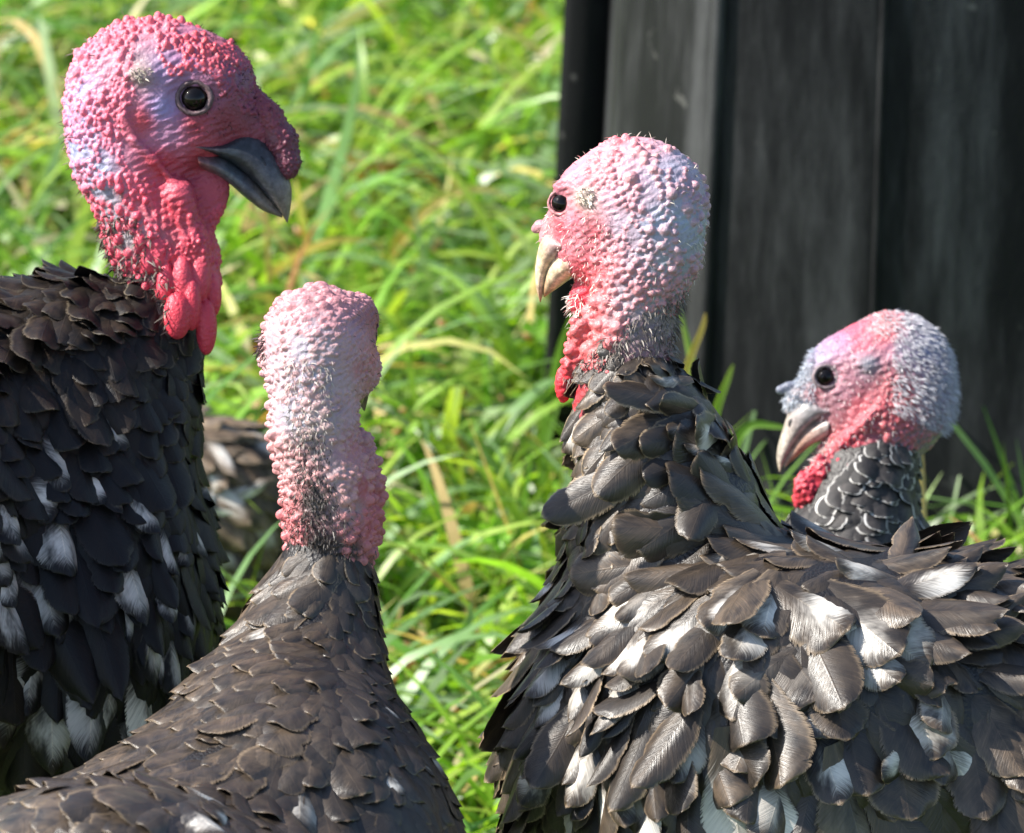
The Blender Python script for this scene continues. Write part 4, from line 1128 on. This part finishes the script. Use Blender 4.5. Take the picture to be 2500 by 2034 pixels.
carD = [(2150, 780, (222, 130, 130)), (2260, 850, (165, 165, 195)), (2200, 980, (212, 100, 105)), (2080, 1110, (222, 80, 95)), (1970, 1195, (208, 60, 78)), (2150, 1070, (215, 115, 120)), (2280, 960, (170, 160, 175))]
hc = skin_cols(head, skinD, carD, 4) * 0.74
fb = Field((1700, 960, -460), (2900, 2060, 560), 15)
fb.cone([(2145, 1085, 0, 96), (2105, 1180, 0, 114), (2085, 1320, 0, 150), (2100, 1450, 10, 215)], 60)
fb.ell((2330, 1640, 60), (400, 230, 250), 120, (12, 0, 0))
fb.ell((2160, 1590, 30), (240, 230, 240), 120)
bodm = fb.mesh()
body_part(bD, head, bodm, hc)
eye(bD, f, 2013, 920, 25, (140, 125, 130), 1.28, lid_t=0.2)
fs = Field((1870, 910, -40), (1980, 1000, 40), 2.5)
fs.cone([(1960, 938, 0, 13), (1925, 944, 0, 11), (1905, 952, 0, 11)], 6)
sn = fs.mesh()
bD.part('snood', sn[0], sn[1], M_SKIN, cols=np.tile(lin((110, 115, 130)), (len(sn[0]), 1)))
tn, tl, td = (150, 142, 140), (178, 168, 158), (190, 175, 155)
beak(bD, 'upper_beak', [(2022, 998), (1962, 965), (1930, 998), (1907, 1060), (1896, 1112), (1902, 1150)], [(2022, 1010), (1992, 1032), (1958, 1062), (1930, 1098), (1913, 1130), (1904, 1153)], [62, 54, 42, 28, 14, 2], [(150, 130, 135), (150, 148, 150), tn, tl, tl, td])
beak(bD, 'lower_beak', [(2024, 1000), (1988, 1012), (1950, 1042), (1911, 1112)], [(2020, 1066), (1982, 1088), (1942, 1118), (1914, 1143)], [56, 42, 26, 4], [tn, (170, 145, 135), (175, 140, 122), tl])
fn = Field((1900, 1000, -60), (1960, 1065, 0), 2.5)
fn.ell((1930, 1033, -29), (7, 13, 4), 3, (15, 0, 0))
q = fn.mesh()
bD.part('nostril', q[0], q[1], M_BEAK, cols=np.tile(lin((40, 36, 36)), (len(q[0]), 1)))
hv, hn = head[0], head[2]
crown = (hv[:, 1] < 1080) & (hv[:, 0] + (hv[:, 1] - 780) * -0.35 > 2090) & (hv[:, 1] < 1000 + (hv[:, 0] - 2150) * 0.4)
bristles(bD, hv, hn, 6500, 15, 1.0, (190, 188, 194), 41, crown & ((hv[:, 0] > 2170) | (hv[:, 1] < 815)), (.9, .9, 0), name='down', jit=0.25)
bristles(bD, hv, hn, 1500, 9, 0.9, (205, 190, 190), 42, (hv[:, 0] < 2180) & (hv[:, 1] > 800) & (hv[:, 1] < 1100), (.2, .6, 0))
bristles(bD, hv, hn, 300, 16, 1.2, (215, 200, 195), 43, (hv[:, 0] < 2020) & (hv[:, 1] > 1070) & (hv[:, 1] < 1140), (0, .8, 0), name='beard_tuft')
bristles(bD, hv, hn, 1200, 13, 1.2, (190, 196, 205), 44, (hv[:, 0] < 1990) & (hv[:, 1] < 1000), (-.2, .6, 0))
gD = [(2120, 1150, -.3, .9, 0, 44, 40, .0, .5, .95, .25, R_), (2220, 1120, -.1, 1, 0, 46, 40, 0, .6, .8, .25, R_), (2000, 1250, -.3, .95, 0, 42, 36, 0, .4, .95, .2, R_), (2150, 1240, -.2, 1, 0, 52, 48, 0, .5, .95, .22, R_), (2230, 1260, 0, 1, 0, 60, 52, 0, .4, .8, .2, R_), (2050, 1330, -.2, 1, 0, 60, 56, .02, .5, .9, .2, R_), (2250, 1500, .6, .6, 0, 120, 90, .1, .5, .5, .2, R_), (2500, 1650, .9, .3, 0, 160, 100, .2, .5, .4, .2, B_)]
plumage(bD, *bodm[:3], gD, FS_B, FS_B, 24, (), 1060, 0, dens=1.3, size=1.35, keep=lambda V, N: (V[:, 1] > 1235) | (V[:, 0] > 2000 + (1235 - V[:, 1]) * 0.8))
plum_small = None
tail(bD, (2720, 1740, 60), (0.93, 0.38, 0.1), FM_A, 380, 100, 7)
legs(bD, [(-0.02, -0.03, -0.95, 0.2), (0.03, 0.04, -0.95, 0.2)], 0.24, 0.009)

FM_E = feather_material('feather_mottled', True, black=(0.02, 0.016, 0.013), brown=(0.24, 0.17, 0.11), rimc=(0.5, 0.4, 0.28), gloss=0.5, spec=0.3)
FS_E = feather_material('feather_mottled_small', False, black=(0.02, 0.016, 0.013), brown=(0.2, 0.14, 0.09), rimc=(0.45, 0.35, 0.25), gloss=0.5, spec=0.3)
# ------------------------------------------------------------------ bird E: resting low in the grass, mostly hidden
bE = Bird('mottled brown turkey resting low in the grass, mostly hidden behind the big black one', 5.15, (420, 1350, 0))
fb = Field((-60, 760, -380), (840, 1560, 400), 14)
fb.ell((420, 1220, 0), (270, 215, 200), 60, (6, 0, 0))
fb.ell((560, 1200, 0), (140, 120, 130), 80, (30, 0, 0))
fb.cone([(230, 1150, 0, 95), (150, 1000, 0, 55), (140, 900, 0, 45)], 70)
fb.ell((120, 880, 0), (70, 52, 42), 30)
fb.ell((420, 1420, 0), (200, 120, 160), 80)
bodm = fb.mesh()
hcE = np.tile((0.016, 0.013, 0.012), (len(bodm[0]), 1))  # near-black trunk colour imitates shade between the feathers
hcE[bodm[0][:, 1] < 1000] = lin((200, 120, 130))
bE.part('body', bodm[0], bodm[1], M_SKIN, cols=hcE)
beak(bE, 'upper_beak', [(65, 860), (40, 880), (28, 920)], [(70, 895), (50, 905), (30, 925)], [22, 15, 2], [(150, 140, 120)] * 3, False)
gE = [(500, 1010, .8, .5, 0, 130, 60, .05, 1, .5, .25, R_), (560, 1100, .85, .45, 0, 150, 62, .3, 1, .6, .3, L_), (640, 1150, .8, .55, 0, 150, 60, .1, .7, .4, .25, L_), (560, 1230, .7, .7, 0, 160, 62, .35, .8, .4, .3, L_), (500, 1180, .6, .7, 0, 150, 70, .2, .8, .4, .3, R_), (300, 1150, .5, .7, 0, 120, 70, .1, .9, .5, .25, R_), (420, 1400, .6, .6, 0, 180, 80, .2, .6, .4, .2, B_)]
kE = [(575, 1065, .8, .55, 120, 34, 1, 1, .4, .3, R_), (590, 1115, .9, .35, 110, 34, 1, 1, .4, .3, R_), (540, 1120, .35, .95, 180, 42, 1, .4, .2, .4, L_), (525, 1210, -.2, 1, 130, 40, 1, .3, .2, .35, L_), (600, 1200, .85, -.4, 170, 34, 1, .3, .2, .4, L_), (545, 1240, .95, .15, 150, 36, 1, .6, .3, .35, L_)]
plumage(bE, *bodm[:3], gE, FM_E, FS_E, 25, kE, 1000, 120)
legs(bE, [(-0.03, -0.02, -1, 0), (0.03, 0.03, -1, 0)], 0.13, 0.009)

# ------------------------------------------------------------------ grass
GREENS = np.array([(0.15, 0.31, 0.03), (0.23, 0.40, 0.04), (0.10, 0.23, 0.035), (0.30, 0.42, 0.06), (0.18, 0.31, 0.12), (0.32, 0.43, 0.25), (0.46, 0.44, 0.16), (0.52, 0.38, 0.18), (0.38, 0.17, 0.06), (0.55, 0.48, 0.32)])
GPROB = np.array([0.18, 0.22, 0.08, 0.17, 0.12, 0.09, 0.05, 0.03, 0.02, 0.03]); GPROB /= GPROB.sum()
def blades(root, L, phi, e0, e1, wd, col, seg=6, tw=None, sag=None):
    n = len(L)
    t = np.linspace(0, 1, seg + 1)
    el = e0[:, None] + (e1 - e0)[:, None] * (t[None] ** 1.3)
    ph = phi[:, None] + (tw[:, None] * t[None] if tw is not None else 0)
    st = L[:, None] / seg
    dx, dy, dz = np.cos(el) * np.cos(ph) * st, np.cos(el) * np.sin(ph) * st, np.sin(el) * st
    z0 = np.zeros((n, 1))
    px = root[:, :1] + np.concatenate([z0, np.cumsum(dx[:, :-1], 1)], 1)
    py = root[:, 1:2] + np.concatenate([z0, np.cumsum(dy[:, :-1], 1)], 1)
    pz = root[:, 2:3] + np.concatenate([z0, np.cumsum(dz[:, :-1], 1)], 1)
    pz = np.maximum(pz, 0.004 + 0.01 * RNG.random((n, 1)))
    wp = wd[:, None] * 0.5 * np.clip(0.55 + 1.6 * t, 0, 1)[None] * (1 - t[None] ** 2.2 * 0.97)
    roll = RNG.normal(0, 0.5, n)[:, None]
    sx, sy, sz = -np.sin(ph) * np.cos(roll), np.cos(ph) * np.cos(roll), np.sin(roll) + 0 * ph
    A = np.stack([px - sx * wp, py - sy * wp, pz - sz * wp], -1)
    B = np.stack([px + sx * wp, py + sy * wp, pz + sz * wp], -1)
    V = np.stack([A, B], 2).reshape(-1, 3)
    k = (seg + 1) * 2
    o = (np.arange(n) * k)[:, None] + 2 * np.arange(seg)[None]
    F = np.stack([o, o + 1, o + 3, o + 2], -1).reshape(-1, 4)
    C = np.repeat(col, k, 0)
    return V, F, C
def grass_patch(n, xr, yr, Lr, wr, seg, flat, hole=None):
    root = np.column_stack([RNG.uniform(*xr, n), RNG.uniform(*yr, n), np.zeros(n)])
    if hole is not None: root = root[~hole(root)]
    inb = ((root[:, 0] - BINX) / 0.345) ** 2 + ((root[:, 1] - BINY) / 0.32) ** 2 < 1
    root = root[~inb]; n = len(root)
    # tufts: neighbours share colour, direction and height
    tuft = (np.sin(root[:, 0] * 17 + np.sin(root[:, 1] * 13) * 2) + np.sin(root[:, 1] * 19 + np.cos(root[:, 0] * 11) * 2)) * 0.25 + 0.5
    L = RNG.uniform(*Lr, n) * (0.65 + 0.7 * tuft)
    base = np.where(RNG.random(n) < 0.5, 0.0, math.pi) + RNG.normal(0, 0.75, n)
    phi = np.where(RNG.random(n) < flat, base, RNG.uniform(0, 2 * math.pi, n))
    e0 = np.radians(RNG.uniform(25, 80, n)); e1 = np.radians(RNG.uniform(-75, 15, n))
    wd = RNG.uniform(*wr, n)
    col = GREENS[RNG.choice(len(GREENS), n, p=GPROB)] * RNG.uniform(0.8, 1.3, (n, 1)) * (0.85 + 0.4 * tuft[:, None])
    return blades(root, L, phi, e0, e1, wd, col, seg, RNG.normal(0, 0.5, n))
P1 = grass_patch(19000, (-1.1, 1.3), (0.5, 3.2), (0.09, 0.22), (0.006, 0.0135), 7, 0.7)
P2 = grass_patch(16000, (-1.1, 1.3), (0.5, 3.2), (0.03, 0.08), (0.004, 0.009), 4, 0.3)
inner = lambda r: (np.abs(r[:, 0] - 0.1) < 1.2) & (r[:, 1] > 0.5) & (r[:, 1] < 3.2)
P3 = grass_patch(36000, (-3.5, 3.5), (-3.0, 6.5), (0.06, 0.13), (0.005, 0.011), 4, 0.5, inner)
vs, fs_, cs_ = [], [], []
off = 0
for V, F, C in (P1, P2, P3):
    vs.append(V); fs_.append(F + off); cs_.append(C); off += len(V)
tag(link('grass', np_mesh('grass', np.concatenate(vs), np.concatenate(fs_), True, np.concatenate(cs_)), M_GRASS), 'long bright green pasture grass around the turkeys', 'grass', kind='stuff')

# ------------------------------------------------------------------ tall tufts by the bin, and single blades and stems
def at_y(px, py, y):
    d = FWD * DIST + RGT * (px - 1250) * S0 + UPV * (1017 - py) * S0
    return CAMP + d * ((y - CAMP[1]) / d[1])
def ground_y(px, py, z=0.0):
    d = FWD * DIST + RGT * (px - 1250) * S0 + UPV * (1017 - py) * S0
    return float((CAMP + d * ((z - CAMP[2]) / d[2]))[1])
def tuft(x0, x1, y0, y1, n, Lr, wr=(0.004, 0.009), lean=(45, 88), end=(-30, 75)):
    root = np.column_stack([RNG.uniform(x0, x1, n), RNG.uniform(y0, y1, n), np.zeros(n)])
    return blades(root, RNG.uniform(*Lr, n), RNG.uniform(0, 6.283, n), np.radians(RNG.uniform(*lean, n)), np.radians(RNG.uniform(*end, n)), RNG.uniform(*wr, n),
                  GREENS[RNG.choice(len(GREENS), n, p=GPROB)] * RNG.uniform(0.8, 1.25, (n, 1)), 7, RNG.normal(0, 0.4, n))
T = [tuft(0.22, 0.55, 0.90, 1.08, 170, (0.10, 0.2)), tuft(-0.05, 0.12, 1.02, 1.22, 90, (0.08, 0.17)), tuft(0.0, 0.3, 0.95, 1.05, 60, (0.12, 0.22)), tuft(0.5, 1.0, 0.85, 1.1, 120, (0.1, 0.2))]
vs, fs_, cs_, off = [], [], [], 0
for V, F, C in T:
    vs.append(V); fs_.append(F + off); cs_.append(C); off += len(V)
tag(link('tall_grass', np_mesh('tall_grass', np.concatenate(vs), np.concatenate(fs_), True, np.concatenate(cs_)), M_GRASS), 'taller uncut grass growing against the foot of the black bin', 'grass', kind='stuff')

def ribbon(name, pts, wd, col, label, cat, y=None, group=None, tip=0.1):
    """one grass blade through picture points standing in the plane y (metres)"""
    P = catmull(np.array([at_y(*p[:2], y + (p[2] if len(p) > 2 else 0)) for p in pts]), 6)
    n = len(P)
    t = np.linspace(0, 1, n)
    T_ = np.gradient(P, axis=0); T_ /= np.linalg.norm(T_, axis=1)[:, None]
    side = np.cross(T_, FWD); side /= np.linalg.norm(side, axis=1)[:, None]
    nb = np.cross(side, T_)
    w = wd * 0.5 * np.clip(0.5 + 2 * t, 0, 1) * (1 - t ** 2.5 * (1 - tip))
    fold = w * 0.45
    V = np.stack([P - side * w[:, None], P + nb * fold[:, None], P + side * w[:, None]], 1).reshape(-1, 3)
    i = np.arange(n - 1)[:, None] * 3; j = np.arange(2)[None]
    F = np.stack([i + j, i + j + 1, i + j + 4, i + j + 3], -1).reshape(-1, 4)
    c0, c1 = (col if isinstance(col[0], tuple) else (col, col))
    C = np.repeat((1 - t)[:, None] * np.array(c0) + t[:, None] * np.array(c1), 3, 0)
    base = np.array([P[0][0], P[0][1], max(P[0][2], 0)])
    o = link(name, np_mesh(name, V - base, F, True, C), M_GRASS); o.location = base
    return tag(o, label, cat, group)
y0 = ground_y(880, 790)
ribbon('dry_straw', [(850, 790), (905, 700), (960, 610), (1030, 520), (1110, 470), (1190, 462), (1250, 490)], 0.010, ((0.55, 0.33, 0.06), (0.58, 0.5, 0.25)), 'long straw-yellow grass blade arching over the green grass', 'straw', y0)
y0 = ground_y(660, 860)
ribbon('dry_straw', [(665, 860), (660, 740), (655, 620), (650, 500)], 0.005, (0.5, 0.36, 0.2), 'upright tan dry grass stem rising below the dark beak of the big turkey', 'straw', y0, tip=0.6)
y0 = 0.93
ribbon('dry_straw', [(1640, 1150), (1655, 1000), (1680, 890), (1715, 800), (1722, 765)], 0.006, ((0.35, 0.38, 0.06), (0.6, 0.42, 0.16)), 'thin curled tan-tipped grass blade against the bin, behind the ruffled turkey neck', 'straw', y0)
ribbon('meadow_shoot', [(1740, 1150), (1715, 1000), (1685, 860), (1655, 735)], 0.008, ((0.16, 0.33, 0.06), (0.3, 0.42, 0.16)), 'tall straight green grass blade leaning behind the ruffled turkey neck', 'shoot', y0 + 0.02)
ribbon('meadow_shoot', [(1770, 1250), (1790, 1100), (1830, 1040), (1890, 1040), (1935, 1050)], 0.007, ((0.2, 0.4, 0.05), (0.25, 0.42, 0.08)), 'green grass blade bending toward the tip of the small turkey beak', 'shoot', y0)
ribbon('meadow_shoot', [(1730, 1100), (1750, 1000), (1775, 930), (1790, 890)], 0.006, ((0.2, 0.4, 0.05), (0.3, 0.42, 0.1)), 'short green grass spear standing against the bin foot', 'shoot', y0 + 0.03)
y0 = ground_y(2245, 1560)
ribbon('dry_straw', [(2262, 1480), (2256, 1300), (2250, 1150), (2247, 1090)], 0.0045, (0.55, 0.42, 0.28), 'upright pale dry stem just behind the small turkey neck', 'straw', 0.80, tip=0.7)
y0 = ground_y(1060, 1330)
ribbon('meadow_shoot', [(1045, 1300), (1010, 1240), (970, 1175), (925, 1130)], 0.013, ((0.3, 0.42, 0.2), (0.4, 0.48, 0.28)), 'broad pale silvery green grass blade in the gap between the two middle turkeys', 'shoot', y0)
y0 = ground_y(1290, 1480)
ribbon('meadow_shoot', [(1290, 1460), (1262, 1400), (1225, 1340)], 0.013, ((0.3, 0.42, 0.2), (0.42, 0.5, 0.3)), 'short pale grass blade beside the breast of the ruffled turkey', 'shoot', y0)
y0 = ground_y(1010, 1800)
ribbon('meadow_shoot', [(1010, 1790), (1040, 1680), (1090, 1590), (1140, 1530), (1150, 1470)], 0.011, ((0.12, 0.26, 0.10), (0.2, 0.34, 0.16)), 'bluish green grass blade leaning in the shade near the bottom of the gap', 'shoot', y0)

# clover sprigs
M_CLO = M_GRASS
def clover(px, py, n, sc, label, seed):
    rng = np.random.default_rng(seed)
    y = ground_y(px, py + 60)
    c = at_y(px, py + 60, y); c[2] = 0
    e = bpy.data.objects.new('clover_plant', None); COL.objects.link(e); e.location = c
    tag(e, label, 'clover', 'clover plants in the grass')
    for k in range(n):
        a, d = rng.uniform(0, 6.28), rng.uniform(0.005, 0.035) * sc
        top = np.array([math.cos(a) * d, math.sin(a) * d, rng.uniform(0.035, 0.08) * sc])
        V, F = tube([(top[0] * 0.2, top[1] * 0.2, 0), (top[0] * 0.7, top[1] * 0.7, top[2] * 0.6), tuple(top)], [0.001, 0.0009, 0.0008], 5, 3)
        st = link('stalk', np_mesh('stalk', V, F, True, np.tile((0.2, 0.35, 0.06), (len(V), 1))), M_CLO, e)
        col = np.array((0.22, 0.46, 0.05)) * rng.uniform(0.8, 1.25)
        nrm = np.array([rng.normal(0, .35), -0.45 + rng.normal(0, .25), 0.8]); nrm /= np.linalg.norm(nrm)
        ax = np.cross(nrm, (1, 0, 0)); ax /= np.linalg.norm(ax); bx_ = np.cross(nrm, ax)
        for q in range(3):
            th = a + q * 2.094
            dr = ax * math.cos(th) + bx_ * math.sin(th); sd = np.cross(nrm, dr)
            R = rng.uniform(0.008, 0.012) * sc
            prof = [(0, 0.08), (0.3, 0.36), (0.65, 0.5), (0.9, 0.42), (1.0, 0.22)]
            V = []
            for (t_, w_) in prof:
                for u_ in (-1, -0.5, 0, 0.5, 1):
                    V.append(top + dr * R * t_ + sd * R * w_ * u_ + nrm * R * (0.18 * abs(u_) * w_ * 2 + 0.1 * t_))
            V = np.array(V)
            i = np.arange(4)[:, None] * 5; j = np.arange(4)[None]
            F = np.stack([i + j, i + j + 1, i + j + 6, i + j + 5], -1).reshape(-1, 4)
            link('leaflet', np_mesh('leaflet', V, F, True, np.tile(col, (len(V), 1))), M_CLO, e)
clover(1205, 1520, 7, 1.1, 'bright green clover plant beside the breast of the ruffled turkey', 1)
clover(1050, 1440, 6, 1.0, 'small bright green clover plant between the two middle turkeys', 2)
clover(1160, 1440, 5, 0.9, 'sparse clover plant a little behind the brightest clover', 3)
clover(1400, 900, 4, 1.0, 'pale clover sprig by the corner of the black bin', 4)

# pale seed heads lying in the grass
sv, sf, sc_, off = [], [], [], 0
u6 = np.array([(1, 0, 0), (0, 1, 0), (-1, 0, 0), (0, -1, 0), (0, 0, 1), (0, 0, -1)], float)
f8 = np.array([(0, 1, 4), (1, 2, 4), (2, 3, 4), (3, 0, 4), (1, 0, 5), (2, 1, 5), (3, 2, 5), (0, 3, 5)])
for _ in range(900):
    p = np.array([RNG.uniform(-1.0, 1.2), RNG.uniform(0.4, 3.0), RNG.uniform(0.015, 0.075)])
    r = RNG.uniform(0.0022, 0.0042)
    v = u6 * np.array([r, r, r * RNG.uniform(1.2, 2.2)]) * RNG.uniform(0.8, 1.2, (6, 1))
    a = RNG.normal(0, 0.6, 2)
    v[:, 0] += v[:, 2] * a[0]; v[:, 1] += v[:, 2] * a[1]
    sv.append(v + p); sf.append(f8 + off); off += 6
    sc_.append(np.tile(np.array([(0.62, 0.42, 0.34), (0.6, 0.55, 0.42), (0.5, 0.3, 0.16)])[RNG.integers(0, 3)], (6, 1)))
tag(link('seed_heads', np_mesh('seed_heads', np.concatenate(sv), np.concatenate(sf), True, np.concatenate(sc_)), M_GRASS), 'tiny pale seed heads scattered through the grass', 'seed heads', kind='stuff')
